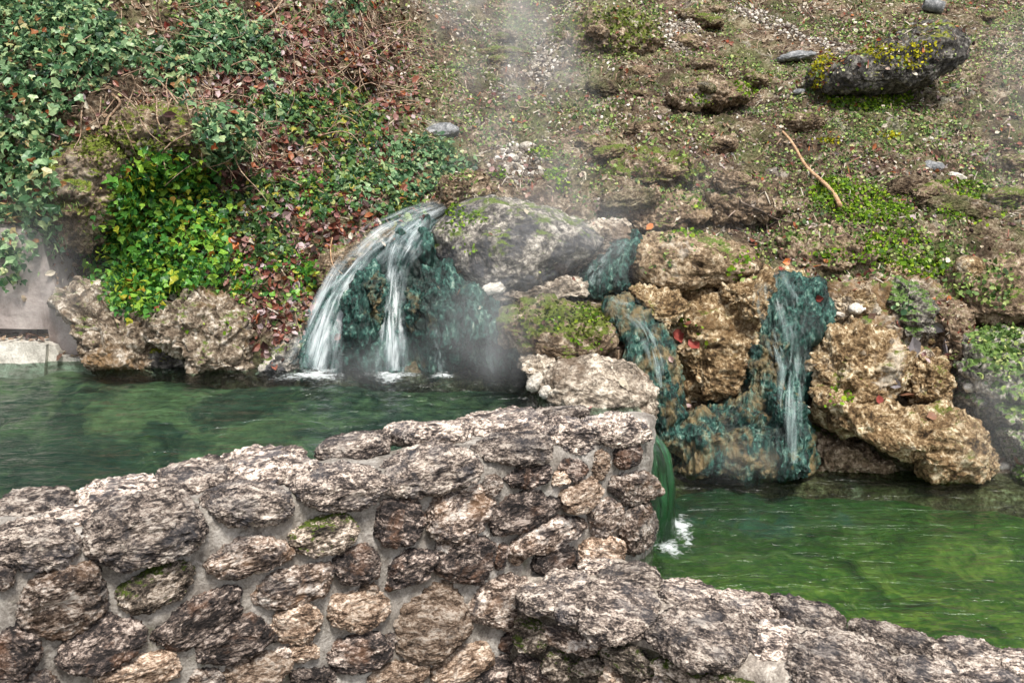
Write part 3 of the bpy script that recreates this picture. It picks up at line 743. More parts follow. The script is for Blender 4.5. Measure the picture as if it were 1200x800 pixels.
rock('rock', 'tan crust at the top left edge of the teal cascade', [(868,352),(880,336),(900,340),(902,365),(888,382),(870,376)], 5.99, .12, m_tan, lean=.3, seed=51, sub=6)
rock('algae_rock', 'bright teal algae face of the right cascade', [(878,345),(895,322),(930,315),(962,325),(974,362),(958,400),(948,470),(942,500),(908,500),(902,440),(884,400)], 6.03, .24, m_teal, lean=.3, grain=(1.5, 1.5, .42), seed=42, cat='rock')
rock('algae_rock', 'teal wet cleft left of the long brown boulder', [(655,345),(690,300),(720,278),(752,272),(745,300),(735,335),(700,352)], 6.25, .22, m_teal, lean=.3, grain=(1.5, 1.5, .42), seed=43, cat='rock')

# ------------------------------------------------------------------ concrete wall at the far left
cw = empty('concrete_wall', at_z(-60, 420, 0), 'weathered pinkish concrete retaining wall at the far left of the upper pool', 'wall')
Yc = 6.36
def slab(name, poly, y0, y1, mat, parent, nseg=1, noise=0.012):
    """a traced outline with real thickness y0..y1"""
    pf = [at_y(px, py, y0) for px, py in poly]
    bm = bmesh.new()
    f = bm.faces.new([bm.verts.new(p) for p in pf])
    r = bmesh.ops.extrude_face_region(bm, geom=[f])
    for v in r['geom']:
        if isinstance(v, bmesh.types.BMVert): v.co.y += y1 - y0
    bmesh.ops.recalc_face_normals(bm, faces=bm.faces)
    bmesh.ops.triangulate(bm, faces=bm.faces)
    for _ in range(nseg):
        bmesh.ops.subdivide_edges(bm, edges=[e for e in bm.edges if e.calc_length() > 0.04], cuts=2, use_grid_fill=False)
        bmesh.ops.triangulate(bm, faces=bm.faces)
    V = np.array([v.co[:] for v in bm.verts]); Fc = np.array([[v.index for v in q.verts] for q in bm.faces])
    bm.free()
    N = vnormals(V, Fc)
    V += N * (noise * fbm(V * 9, 4, s=8))[:, None]
    register(V, Fc)
    return add(name, mk_mesh(name, V - np.array(parent.location), Fc, smooth=False), mat, parent.location, parent)
slab('wall_face', [(-420, 240), (45, 270), (66, 340), (122, 432), (122, 452), (62, 452), (56, 386), (-420, 376)], Yc, Yc + .35, m_conc, cw, 3)
slab('niche_back', [(-420, 370), (70, 380), (70, 450), (-420, 452)], Yc + .16, Yc + .34, m_conc, cw, 2)
slab('ledge', [(-420, 398), (40, 401), (54, 404), (54, 414), (50, 450), (-420, 452)], Yc - .10, Yc + .15, m_limepale, cw, 3, .010)
slab('footing', [(56, 402), (64, 405), (70, 416), (118, 424), (120, 450), (56, 450)], Yc - .06, Yc - .003, m_limepale, cw, 3, .010)

# ------------------------------------------------------------------ the two masonry walls in front
def sweep_wall(front, back, ztop, zbot, n, seed):
    """closed strip: front bottom -> front top -> rounded over -> back bottom, along the wall"""
    f, b = smooth_path(front, n), smooth_path(back, n)
    prof = [(0, zbot)] + [(0, z) for z in np.linspace(zbot, -0.06, 46)[1:]] + [(.03, -0.025), (.08, -.004)] + [(u, 0.0) for u in np.linspace(.14, .86, 22)] + [(.92, -.01), (.97, -.03)] + [(1, z) for z in np.linspace(-.06, zbot, 20)]
    V = []
    for k in range(n):
        zt = ztop(k / (n - 1))
        for u, z in prof:
            q = f[k] * (1 - u) + b[k] * u
            V.append((q[0], q[1], zt + z))
    V = np.array(V); Fc = grid_faces(n, len(prof))
    N = vnormals(V, Fc)
    up = N[np.argmax(V[:, 2])]
    if up[2] < 0: N = -N; Fc = Fc[:, ::-1]
    V += N * (0.022 * fbm(V * 7, 4, s=seed) + 0.006 * ridged(V * 22, 4, s=seed + 9))[:, None]
    return V, Fc
UF = [(-3.6, 1.85), (-2.6, 2.47), (-1.75, 3.0), (-1.1, 3.42), (-.5, 3.79), (.0, 4.10), (.28, 4.27), (.49, 4.42), (.63, 4.55), (.715, 4.70)]
UB = [(-3.85, 2.25), (-2.85, 2.85), (-1.95, 3.36), (-1.3, 3.76), (-.7, 4.12), (-.2, 4.40), (.10, 4.58), (.34, 4.68), (.52, 4.74), (.65, 4.75)]
LF = [(-.1, 4.16), (.14, 3.93), (.56, 3.66), (1.11, 3.30), (1.75, 2.85), (2.6, 2.2)]
LB = [(.50, 4.50), (.64, 4.27), (.96, 4.00), (1.42, 3.70), (2.05, 3.28), (3.1, 2.6)]
upper = empty('stone_wall', (-1.2, 3.55, -1.3), 'tall rubble stone wall with pale mortar holding back the upper pool', 'wall')
lower = empty('stone_wall', (1.2, 3.45, -1.35), 'low broad stone wall with mossy face beside the lower pool', 'wall')
UV_, UFc = sweep_wall(UF, UB, lambda t: .125 - .02 * t, -1.4, 260, 3)
LV_, LFc = sweep_wall(LF, LB, lambda t: -.49 - .01 * t, -.9, 200, 4)
add('mortar', mk_mesh('mortar', UV_ - np.array(upper.location), UFc), mortar_m, upper.location, upper)
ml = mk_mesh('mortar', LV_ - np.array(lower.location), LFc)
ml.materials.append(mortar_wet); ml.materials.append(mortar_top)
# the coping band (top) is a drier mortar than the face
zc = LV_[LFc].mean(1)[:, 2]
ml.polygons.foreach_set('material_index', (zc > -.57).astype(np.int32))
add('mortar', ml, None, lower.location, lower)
bvU = BVHTree.FromPolygons([Vector(v) for v in UV_], UFc.tolist())
bvL = BVHTree.FromPolygons([Vector(v) for v in LV_], LFc.tolist())
def wall_hit(bv, px, py):
    r = ray(px, py)
    h = bv.ray_cast(Vector(CAM), Vector(r).normalized())
    return h
def stone(name, parent, cx, cy, w, h, rot, mat, bv=None, zplane=None, depth=None, sub=6, seed=0, sink=0.0, label=None, sq=2.6):
    if zplane is None:
        p, n, _, _ = wall_hit(bv, cx, cy)
        if p is None: return None
        # a wide neighbourhood of the face gives its plane
        nn = np.zeros(3)
        for ox, oy in ((0, 0), (-12, 0), (12, 0), (0, -10), (0, 10), (-20, 6), (20, 6)):
            q = wall_hit(bv, cx + ox, cy + oy)
            if q[0] is not None and abs(q[1].z) < .6: nn += np.array(q[1])
        if np.linalg.norm(nn) < 1e-6: nn = np.array(n)
        n = nn; n[2] = 0; n /= np.linalg.norm(n)
        p = np.array(p)
    else:
        n = np.array([0, 0, 1.0]); p = at_z(cx, cy, zplane)
    a = math.radians(rot)
    A = on_plane(cx + w / 2 * math.cos(a), cy + w / 2 * math.sin(a), p, n) - p
    B = on_plane(cx + h / 2 * math.sin(a), cy - h / 2 * math.cos(a), p, n) - p
    su = np.linalg.norm(A); u = A / su
    v = np.cross(n, u); sv = abs(np.dot(B, v))
    dep = depth if depth else min(0.050, 0.45 * min(su, sv) + .014)
    S, Fc = ico(sub)
    r = np.random.default_rng(seed + 1000)
    th = np.arctan2(S[:, 1], S[:, 0])
    ns = r.integers(5, 8)
    ph = (np.arange(ns) + r.uniform(-.28, .28, ns)) / ns * 2 * math.pi + r.uniform(0, 6.28)
    dk = r.uniform(.84, 1.0, ns)
    inv = np.maximum(np.cos(th[:, None] - ph[None]), .02) / dk[None]
    rad = 1.04 * (inv ** 9).sum(1) ** (-1 / 9)
    q = np.hypot(S[:, 0], S[:, 1]) ** 0.33
    V = np.stack([np.cos(th) * rad * q * su, np.sin(th) * rad * q * sv, np.sign(S[:, 2]) * np.abs(S[:, 2]) ** .8 * dep], -1)
    V[:, 2] += V[:, 0] * r.uniform(-.15, .15) + V[:, 1] * r.uniform(-.2, .2)
    N = vnormals(V, Fc)
    m = math.sqrt(su * sv)
    Pn = V * np.array([.72, 1.25, 1.1]) + seed * 3.17
    dd = (0.07 * m * fbm(Pn * 2.0 / m, 3, s=seed) + 0.09 * m * (ridged(Pn * 3.4 / m, 3, .6, s=seed + 5) - .2)) + 0.011 * ridged(Pn * 38, 3, .65, s=seed + 8) + 0.005 * ridged(Pn * 120, 2, s=seed + 9)
    V = V + N * dd[:, None]
    fr = np.stack([u, v, n], 1)
    c = p + n * (0.01 - sink)
    return add(name, mk_mesh(name, V, Fc), mat, c, parent, frame=fr, label=label)
T, D, MS, N_ = tufa_wall, tufa_dark, tufa_moss, tufa_tan
FACE = [
 (76, 705, 108, 80, -8, T), (186, 684, 104, 52, -28, MS), (119, 754, 102, 56, -20, D), (236, 720, 110, 50, -32, D), (12, 770, 58, 78, 10, D),
 (165, 787, 100, 46, -15, N_), (4, 676, 24, 22, 0, T), (270, 750, 94, 46, -16, D), (291, 652, 104, 42, -14, T), (380, 626, 84, 46, -16, MS),
 (465, 608, 58, 62, 5, D), (346, 685, 96, 42, -15, T), (417, 660, 54, 46, 0, D), (480, 663, 56, 38, -22, D), (420, 711, 68, 48, -8, N_),
 (348, 728, 56, 52, 0, N_), (420, 763, 82, 44, -10, D), (503, 727, 92, 96, 0, N_), (540, 597, 82, 72, -10, T), (300, 785, 84, 36, -14, N_),
 (352, 763, 40, 20, -10, N_), (366, 797, 52, 30, 0, D), (466, 790, 70, 36, -10, N_), (610, 598, 84, 46, -12, D), (547, 655, 60, 58, 0, D),
 (586, 652, 13, 30, 0, D), (590, 702, 78, 62, -4, T), (646, 625, 84, 34, -18, T), (651, 655, 54, 34, -14, D), (681, 580, 52, 34, -10, N_),
 (619, 557, 54, 26, -8, D), (669, 549, 36, 24, 4, D), (702, 545, 14, 34, 0, N_), (735, 533, 36, 28, -8, D), (709, 606, 38, 42, -20, T),
 (742, 570, 58, 36, 5, T), (748, 616, 40, 56, 8, T), (704, 645, 52, 40, 0, N_), (605, 652, 18, 12, 0, N_), (540, 776, 80, 36, -22, N_),
 (606, 746, 40, 36, -15, D), (588, 785, 62, 36, -8, D), (575, 568, 20, 26, 0, T), (38, 800, 60, 30, 0, T), (655, 560, 14, 16, 0, N_),
 (430, 690, 22, 12, -12, N_), (520, 640, 16, 12, 0, T), (240, 795, 40, 24, -10, T), (455, 750, 14, 18, 0, T), (630, 690, 26, 30, 0, T), (100, 668, 30, 16, -20, D), (330, 765, 18, 14, 0, T),
]
for k, (cx, cy, w, h, rot, m) in enumerate(FACE):
    lb = {2: 'dark stone with a bright green moss spot', 17: 'large round tan stone', 24: 'dark stone with a ringed hollow'}.get(k)
    stone('stone', upper, cx, cy, w * .95, h * .93, rot, m, bv=bvU, seed=k, label=lb, sink=.010)
COPE_F = [(45, 640, 112, 52, -3, coping_grey, .10), (172, 622, 150, 84, -12, coping_grey, .13), (293, 592, 110, 50, -6, coping_grey, .12), (402, 572, 116, 52, -6, coping_grey, .13),
          (508, 552, 122, 50, -14, coping_grey, .12), (608, 528, 76, 34, -3, coping_grey, .11), (672, 512, 66, 42, 2, coping_grey, .10), (727, 505, 66, 36, -6, coping_grey, .09)]
for k, (cx, cy, w, h, rot, m, dep) in enumerate(COPE_F):
    stone('coping_stone', upper, cx, cy, w * .90, h * .84, rot, m, bv=bvU, depth=dep * .9, seed=200 + k, sub=7, sink=.035, sq=3)
COPE_B = [(40, 592, 110, 24, -4, .115), (140, 578, 110, 24, -6, .13), (225, 560, 84, 22, -4, .14), (300, 545, 100, 34, -8, .14), (415, 522, 90, 20, -6, .14), (500, 506, 110, 24, -6, .135), (590, 496, 120, 22, -4, .125), (655, 487, 80, 18, 2, .12), (350, 553, 60, 20, -6, .13), (90, 608, 70, 20, -5, .11)]
for k, (cx, cy, w, h, rot, z) in enumerate(COPE_B):
    stone('coping_stone', upper, cx, cy, w * .94, h * .98, rot, coping_grey, zplane=z, depth=.042, seed=230 + k, sink=.02, sq=2.4)
LCOPE = [(632, 700, 62, 40, -4, .06), (664, 682, 60, 24, -6, .05), (700, 664, 50, 18, -8, .045), (676, 706, 70, 38, 4, .06), (722, 714, 110, 60, 8, .07), (828, 742, 150, 64, 14, .07), (980, 776, 150, 62, 16, .065), (737, 676, 84, 28, 6, .05), (806, 695, 84, 28, 12, .05), (872, 708, 96, 30, 13, .05), (950, 722, 104, 28, 13, .05), (1045, 748, 120, 30, 15, .05), (1130, 768, 110, 30, 12, .045), (1200, 778, 110, 34, 8, .045), (1085, 790, 90, 34, 12, .05), (905, 752, 70, 40, 15, .05), (1160, 800, 90, 26, 10, .05), (1270, 800, 120, 40, 8, .05)]
for k, (cx, cy, w, h, rot, dep) in enumerate(LCOPE):
    stone('coping_stone', lower, cx, cy, w * .86, h * .86, rot, coping_grey, zplane=-.484, depth=dep * .66, seed=260 + k, sub=7 if w > 90 else 6, sink=.016)
LFACE = [(626, 742, 40, 40, 0, MS), (622, 785, 38, 36, 0, D), (668, 748, 72, 22, 14, T), (656, 778, 36, 34, 0, MS), (738, 772, 80, 28, 22, MS), (694, 782, 40, 28, 0, MS), (717, 795, 26, 36, 8, N_), (800, 785, 66, 22, 18, MS), (850, 800, 60, 24, 10, MS), (770, 800, 46, 22, 6, T), (640, 800, 30, 24, 0, D), (705, 755, 30, 14, 15, D)]
for k, (cx, cy, w, h, rot, m) in enumerate(LFACE):
    stone('stone', lower, cx, cy, w * .92, h * .92, rot, m, bv=bvL, seed=300 + k)

# ------------------------------------------------------------------ water
def water(name, poly, z, st, mat, amp, seed, rings=()):
    poly = np.array(poly)
    x = np.arange(poly[:, 0].min(), poly[:, 0].max() + st, st); y = np.arange(poly[:, 1].min(), poly[:, 1].max() + st, st)
    X, Y = np.meshgrid(x, y, indexing='ij')
    Pw = np.stack([X, Y, np.full_like(X, z)], -1).reshape(-1, 3)
    w = amp * (fbm(Pw * np.array([2.0, 5.0, 1]), 3, s=seed) + .5 * fbm(Pw * np.array([6, 15, 1]), 2, s=seed + 4))
    for (rx, ry, k_, a_, fall_) in rings:
        rr_ = np.hypot(Pw[:, 0] - rx, Pw[:, 1] - ry) + .05 * fbm(Pw * 5, 2, s=3)
        w = w + a_ * np.sin(rr_ * k_) * np.exp(-rr_ / fall_) * np.clip(rr_ / .1, 0, 1)
    Fc = grid_faces(len(x), len(y))
    Pw[:, 2] += w
    C = Pw[Fc].mean(1)
    Fc = Fc[in_poly(C[:, 0], C[:, 1], poly)]
    return add(name, mk_mesh(name, Pw, Fc), mat, kind='structure')
water('upper_pool_water', UPOLY, 0.0, .02, m_water_up, .010, 2, [(-1.2, 5.95, 46, .010, .7), (-.72, 5.9, 52, .009, .6), (-.42, 5.9, 60, .006, .4)])
water('lower_pool_water', LPOLY, -.6, .02, m_water_low, .004, 6, [(.85, 4.8, 40, .008, .5), (1.7, 5.75, 45, .004, .4)])
# the sill between the pools, with the green water that runs over it
V = []
rows = 40
prof = [(.40, -.06), (.52, -.05), (.60, -.05), (.655, -.07), (.675, -.14), (.68, -.3), (.68, -.6), (.68, -1.1)]
for j in range(rows):
    y = 4.60 + .95 * j / (rows - 1)
    for (x, z) in prof:
        V.append((x + .02 * math.sin(y * 9), y, z))
V = np.array(V); Fc = grid_faces(rows, len(prof))
V += .012 * np.stack([fbm(V * 14, 3, s=1), fbm(V * 14, 3, s=2), fbm(V * 14, 3, s=3)], -1)
add('weir', mk_mesh('weir', V - np.array([.68, 5.05, -1.1]), Fc), m_teal, (.68, 5.05, -1.1), label='sill of green-coated stone under the spilling water', cat='weir')
sheet = [(.56, .004), (.63, .004), (.685, -.014), (.73, -.048), (.764, -.108), (.785, -.19), (.796, -.28), (.80, -.38), (.796, -.50), (.788, -.63)]
sp = smooth_path(sheet, 60)
V, U = [], []
for j in range(60):
    v = j / 59
    for i, (x, z) in enumerate(sp):
        b_ = min(1, v / .30)
        x = .60 + (x - .60) * (.35 + .65 * math.sin(b_ * math.pi / 2)) if x > .60 else x
        V.append((x + .02 * math.sin(v * 17 + 1) * (i / 59) + .012 * math.sin(v * 41) * (i / 59) - .05 * (abs(v - .4) ** 2), 4.66 + .32 * v, z))
        U.append((v, i / 59))
V = np.array(V)
V[:, 0] += .016 * fbm(V * np.array([3, 26, 4]), 4, s=12) + .010 * fbm(V * np.array([5, 60, 9]), 3, s=13)
Fc = grid_faces(60, 60)
spill = add('spilling_water', mk_mesh('spilling_water', V - np.array([.7, 4.9, -.6]), Fc, uv=U), m_spill, (.7, 4.9, -.6), label='glassy green sheet of water spilling over at the wall corner', cat='waterfall')
md = spill.modifiers.new('thick', 'SOLIDIFY'); md.thickness = .02
def foam(px, py, z, rx, ry, parent, n=40, r2=14):
    c = at_z(px, py, z)
    V, U = [], []
    for i in range(n):
        a = 2 * math.pi * i / n
        k = 1 + .25 * math.sin(3 * a + px) + .15 * math.sin(7 * a)
        for j in range(r2):
            q = j / (r2 - 1)
            V.append((c[0] + rx * q * k * math.cos(a), c[1] + ry * q * k * math.sin(a), z + .012 * (1 - q)))
            U.append((q, i / n))
    V = np.array(V)
    V[:, 2] += np.abs(.022 * fbm(V * 22, 3, s=9)) * (1 - np.array(U)[:, 0]) + .010
    return add('foam', mk_mesh('foam', V - np.array(parent.location), grid_faces(n, r2, True), uv=U), m_foam, parent.location, parent)
foam(798, 622, -.6, .13, .42, spill)
foam(784, 645, -.6, .14, .22, spill)

# ------------------------------------------------------------------ laying things on the ground and rocks
GV = np.concatenate(WORLD_V); GF = np.concatenate(WORLD_F); GL = np.concatenate(WORLD_L)
BV = BVHTree.FromPolygons(GV.tolist(), GF.tolist())
def hit(px, py):
    h = BV.ray_cast(Vector(CAM), Vector(ray(px, py)).normalized())
    if h[0] is None: return None, None
    n = np.array(h[1])
    if np.dot(n, ray(px, py)) > 0: n = -n
    return np.array(h[0]), n
_a, _b, _c = GV[GF[:, 0]], GV[GF[:, 1]], GV[GF[:, 2]]
_fn = np.cross(_b - _a, _c - _a)
_ar = np.linalg.norm(_fn, axis=1) / 2
_fn = _fn / (2 * _ar[:, None] + 1e-12)
_cen = (_a + _b + _c) / 3
_px, _py = project(_cen)
_ok = (_px > -250) & (_px < 1450) & (_py > -120) & (_py < 600) & (_cen[:, 2] > -.58) & (_cen[:, 1] > 4.9) & ~((_cen[:, 0] < .2) & (_cen[:, 2] < .02))
_flat_rock = None
NHILL = len(HF) * 2
_is_hill = np.arange(len(GF)) < NHILL
def blob(cx, cy, rx, ry, rot=0, soft=1.0):
    a = math.radians(rot); ca, sa = math.cos(a), math.sin(a)
    def f(x, y):
        dx, dy = x - cx, y - cy
        u, v = (dx * ca + dy * sa) / rx, (-dx * sa + dy * ca) / ry
        return np.clip((1.25 - np.hypot(u, v)) / (.5 * soft), 0, 1)
    return f
def scatter(count, dens, hill_only=True, nzmin=-1.0, clump=None, seed=0):
    """area-weighted points on the ground, thinned by dens(px, py) and by noise clumps"""
    r = np.random.default_rng(seed + 500)
    w = _ar * _ok * (_fn[:, 2] > nzmin)
    if hill_only is True: w = w * _is_hill
    elif hill_only == 'litter': w = w * GL
    w = w * dens(_px, _py)
    if clump is not None:
        sc, lo, hi = clump
        w = w * np.clip((fbm(_cen * sc, 3, s=seed + 3) - lo) / (hi - lo), 0, 1)
    if w.sum() <= 0: return np.zeros((0, 3)), np.zeros((0, 3))
    idx = r.choice(len(GF), size=count, p=w / w.sum())
    u, v = r.random(count), r.random(count)
    s = u + v > 1
    u[s], v[s] = 1 - u[s], 1 - v[s]
    P_ = _a[idx] + (_b[idx] - _a[idx]) * u[:, None] + (_c[idx] - _a[idx]) * v[:, None]
    return P_, _fn[idx]
def nrm(a): return a / (np.linalg.norm(a, axis=-1, keepdims=True) + 1e-9)
IVY = (np.array([[0, 0, 0], [-.34, .02, .03], [-.52, .30, -.02], [-.24, .50, .05], [-.12, .72, .03], [0, 1.0, -.06], [.12, .72, .03], [.24, .50, .05], [.52, .30, -.02], [.34, .02, .03], [0, .42, -.03]]),
       np.array([[10, 0, 1], [10, 1, 2], [10, 2, 3], [10, 3, 4], [10, 4, 5], [10, 5, 6], [10, 6, 7], [10, 7, 8], [10, 8, 9], [10, 9, 0]]))
DEAD = (np.array([[0, 0, 0], [-.30, .25, .12], [-.36, .6, .20], [0, 1.0, .10], [.34, .62, .16], [.28, .22, .10], [0, .5, -.03]]),
        np.array([[6, 0, 1], [6, 1, 2], [6, 2, 3], [6, 3, 4], [6, 4, 5], [6, 5, 0]]))
NEEDLE = (np.array([[-.07, 0, 0], [.07, 0, 0], [.05, 1.0, .05], [-.05, 1.0, .05], [0, .5, .1]]), np.array([[4, 0, 1], [4, 1, 2], [4, 2, 3], [4, 3, 0]]))
ROUND = (np.array([[0, 0, 0], [-.38, .2, .05], [-.42, .62, .0], [0, .95, -.05], [.42, .62, .0], [.38, .2, .05]]), np.array([[0, 1, 2], [0, 2, 3], [0, 3, 4], [0, 4, 5]]))
PEB = (np.array([[1, 0, 0], [-1, 0, 0], [0, .8, 0], [0, -.8, 0], [0, 0, .6], [0, 0, -.6], [.55, .5, .35], [-.5, .5, .3], [.5, -.5, .35], [-.55, -.45, .3]]),
       np.array([[0, 6, 8], [6, 4, 8], [8, 4, 9], [6, 7, 4], [7, 9, 4], [6, 2, 7], [8, 9, 3], [7, 1, 9], [0, 2, 6], [0, 8, 3], [7, 2, 1], [9, 1, 3], [0, 3, 5], [0, 5, 2], [2, 5, 1], [1, 5, 3]]))
def leaves(P_, N_s, tmpl, size, sj=.4, tilt=.5, lift=(0, .01), hang=0.0, seed=0, out=None):
    """many little leaves as one mesh: V, F"""
    r = np.random.default_rng(seed + 900)
    n = len(P_)
    nn = nrm(N_s + r.normal(0, tilt, (n, 3)))
    d = r.normal(0, 1, (n, 3)) + np.array([0, 0, -hang])
    d = nrm(d - nn * np.sum(d * nn, 1, keepdims=True))
    e = np.cross(d, nn)
    s = size * np.exp(np.clip(r.normal(0, sj, n), -2 * sj, 1.3 * sj))
    base = P_ + (N_s if out is None else nrm(N_s + np.array(out))) * r.uniform(lift[0], lift[1], n)[:, None]
    Tv, Tf = tmpl
    Tn = Tv[None] * r.uniform(.8, 1.2, (n, 1, 3))
    V_ = base[:, None] + s[:, None, None] * (Tn[..., 0:1] * e[:, None] + (Tn[..., 1:2] - .4) * d[:, None] + Tn[..., 2:3] * nn[:, None])
    Fq = (Tf[None] + (np.arange(n) * len(Tv))[:, None, None]).reshape(-1, 3)
    return V_.reshape(-1, 3), Fq
def leafobj(name, VF, mat, parent=None, **kw):
    V_, F_ = VF
    loc = np.array(parent.location) if parent is not None else np.zeros(3)
    return add(name, mk_mesh(name, V_ - loc, F_, smooth=False), mat, loc, parent, **kw)
def merge(*vf):
    V_, F_, o = [], [], 0
    for a, b in vf:
        V_.append(a); F_.append(b + o); o += len(a)
    return np.concatenate(V_), np.concatenate(F_)
def ssum(*fs):
    return lambda x, y: np.clip(sum(f(x, y) for f in fs), 0, 1)
everywhere = lambda x, y: np.ones_like(x)
left_bank = lambda x, y: np.clip((520 - x - (y - 100) * .1) / 120, 0, 1)
right_slope = lambda x, y: np.clip((x - 420) / 120, 0, 1)

# litter and ground cover: nobody could count it
red_bed = ssum(blob(335, 370, 60, 65), blob(330, 300, 80, 60), blob(280, 280, 50, 40), blob(400, 230, 90, 70), blob(330, 120, 140, 90))
vf = merge(leaves(*scatter(20000, lambda x, y: right_slope(x, y), 'litter', .35, seed=1, clump=(1.6, -.4, .2)), DEAD, .032, .45, .45, (0, .012), seed=1),
           leaves(*scatter(13000, lambda x, y: left_bank(x, y), 'litter', .1, seed=2), DEAD, .040, .4, .5, (0, .02), seed=2),
           leaves(*scatter(36000, everywhere, 'litter', .35, seed=3), NEEDLE, .045, .5, .35, (0, .012), seed=3))
leafobj('leaf_litter', vf, m_litter, kind='stuff')
vf = merge(leaves(*scatter(5200, red_bed, 'litter', seed=4), DEAD, .046, .4, .4, (0, .03), seed=4),
           leaves(*scatter(5000, lambda x, y: left_bank(x, y) * (y < 330), seed=5, clump=(1.2, -.3, .2)), DEAD, .045, .4, .5, (0, .02), seed=5))
vf = merge(vf, leaves(*scatter(5000, lambda x, y: right_slope(x, y), 'litter', .2, seed=11, clump=(1.8, .0, .3)), DEAD, .034, .4, .5, (0, .015), seed=11))
leafobj('red_leaf_litter', vf, m_litter_red, kind='stuff')
vf = leaves(*scatter(14000, lambda x, y: right_slope(x, y), seed=6, clump=(1.1, -.25, .35)), PEB, .011, .55, .3, (0, .006), seed=6)
pale_run = ssum(blob(608, 190, 24, 26), blob(640, 70, 16, 30, 20), blob(800, 40, 26, 20, 30), blob(900, 25, 50, 8, 25), blob(980, 55, 30, 7, 20))
vf2 = leaves(*scatter(2600, pale_run, seed=7), PEB, .014, .6, .3, (0, .008), seed=7)
leafobj('gravel', merge(vf, vf2), m_gravel, kind='stuff')
vf = merge(leaves(*scatter(100000, lambda x, y: right_slope(x, y) * np.clip(1.15 - pale_run(x, y), 0, 1) * (y < 330), 'litter', .35, seed=8, clump=(2.6, -.15, .25)), ROUND, .018, .4, .5, (0, .02), seed=8),
           leaves(*scatter(14000, lambda x, y: left_bank(x, y), seed=9, clump=(2.0, -.2, .25)), ROUND, .026, .4, .5, (0, .03), seed=9))
vf = merge(vf, leaves(*scatter(9000, lambda x, y: right_slope(x, y) * (y < 330), 'litter', .2, seed=10, clump=(1.5, .12, .3)), ROUND, .024, .4, .6, (0, .04), seed=10))
leafobj('ground_cover', vf, m_cover, kind='stuff')

# ivy
def ivy(label, dens, count, mat, size, lift, base_px, seed, hill_only=False, clump=None, hang=1.0, stems=8, out=None, tilt=.45):
    b, _ = hit(*base_px)
    root = empty('ivy', b, label, 'ivy')
    Pp, Nn = scatter(count, dens, hill_only, seed=seed, clump=clump)
    leafobj('foliage', leaves(Pp, Nn, IVY, size, .40, tilt, lift, hang, seed, out), mat, root)
    r = np.random.default_rng(seed)
    for k in range(stems):
        i = r.integers(len(Pp))
        p, n = Pp[i].copy(), Nn[i]
        pts = []
        vel = np.array([r.uniform(-.5, .5), 0, -1.0])
        for s in range(9):
            q, _n, _i, _d = BV.find_nearest(Vector(p))
            q = np.array(q) + np.array(_n) * (1 if np.dot(np.array(_n), np.array([0, -1, .3])) > 0 else -1) * .02
            pts.append(q)
            vel += r.normal(0, .35, 3)
            p = q + vel * .055
        V_, F_ = tube_mesh(smooth_path(pts, 24), np.linspace(.007, .003, 24) * r.uniform(.6, 1.2), 6, seed=k)
        add('stem', mk_mesh('stem', V_ - np.array(root.location), F_), m_vine, root.location, root)
    return root
ivy('dark ivy curtain hanging down at the far left over the concrete wall', ssum(blob(20, 80, 70, 110), blob(44, 210, 20, 90, -4), blob(15, 290, 22, 45), blob(-60, 120, 80, 150), blob(92, 60, 40, 50)), 10000, m_ivy_dark, .044, (.01, .16), (40, 200), 21, hang=1.6, out=(0, -.6, 0), stems=18)
ivy('bright green ivy bush spilling over the brown stained boulder', ssum(blob(195, 255, 62, 70), blob(165, 320, 40, 48, 10), blob(225, 300, 40, 40)), 6500, m_ivy_bright, .039, (.01, .20), (190, 290), 22, hang=1.4, out=(0, -.7, .2), stems=10)
ivy('dark ivy covering the top of the left bank', ssum(blob(120, 30, 110, 50), blob(240, 60, 80, 60, 20), blob(285, 150, 50, 40), blob(400, 5, 24, 34)), 7500, m_ivy_dark, .041, (.01, .10), (240, 60), 23, clump=(1.8, -.15, .2), stems=22)
ivy('scattered ivy on the red leaf bank left of the waterfall', ssum(blob(320, 180, 60, 60, 30), blob(380, 150, 60, 50), blob(300, 240, 60, 60), blob(420, 240, 70, 40), blob(360, 270, 50, 40)), 4200, m_ivy_mid, .038, (.01, .06), (340, 200), 24, hill_only=True, clump=(2.6, -.15, .2), stems=8)
ivy('grey-green ivy patch above the head of the left waterfall', ssum(blob(485, 195, 60, 30), blob(450, 215, 50, 30)), 2200, m_ivy_dark, .036, (.01, .06), (480, 190), 25, hill_only=True, clump=(3, -.3, .1), stems=4)
ivy('small yellow-green ivy sprays beside the red leaf bed', ssum(blob(280, 330, 30, 24), blob(335, 320, 34, 30), blob(365, 230, 30, 20), blob(300, 290, 26, 20)), 700, m_ivy_bright, .034, (.01, .05), (300, 310), 26, hill_only=False, clump=(4, -.2, .2), stems=3)

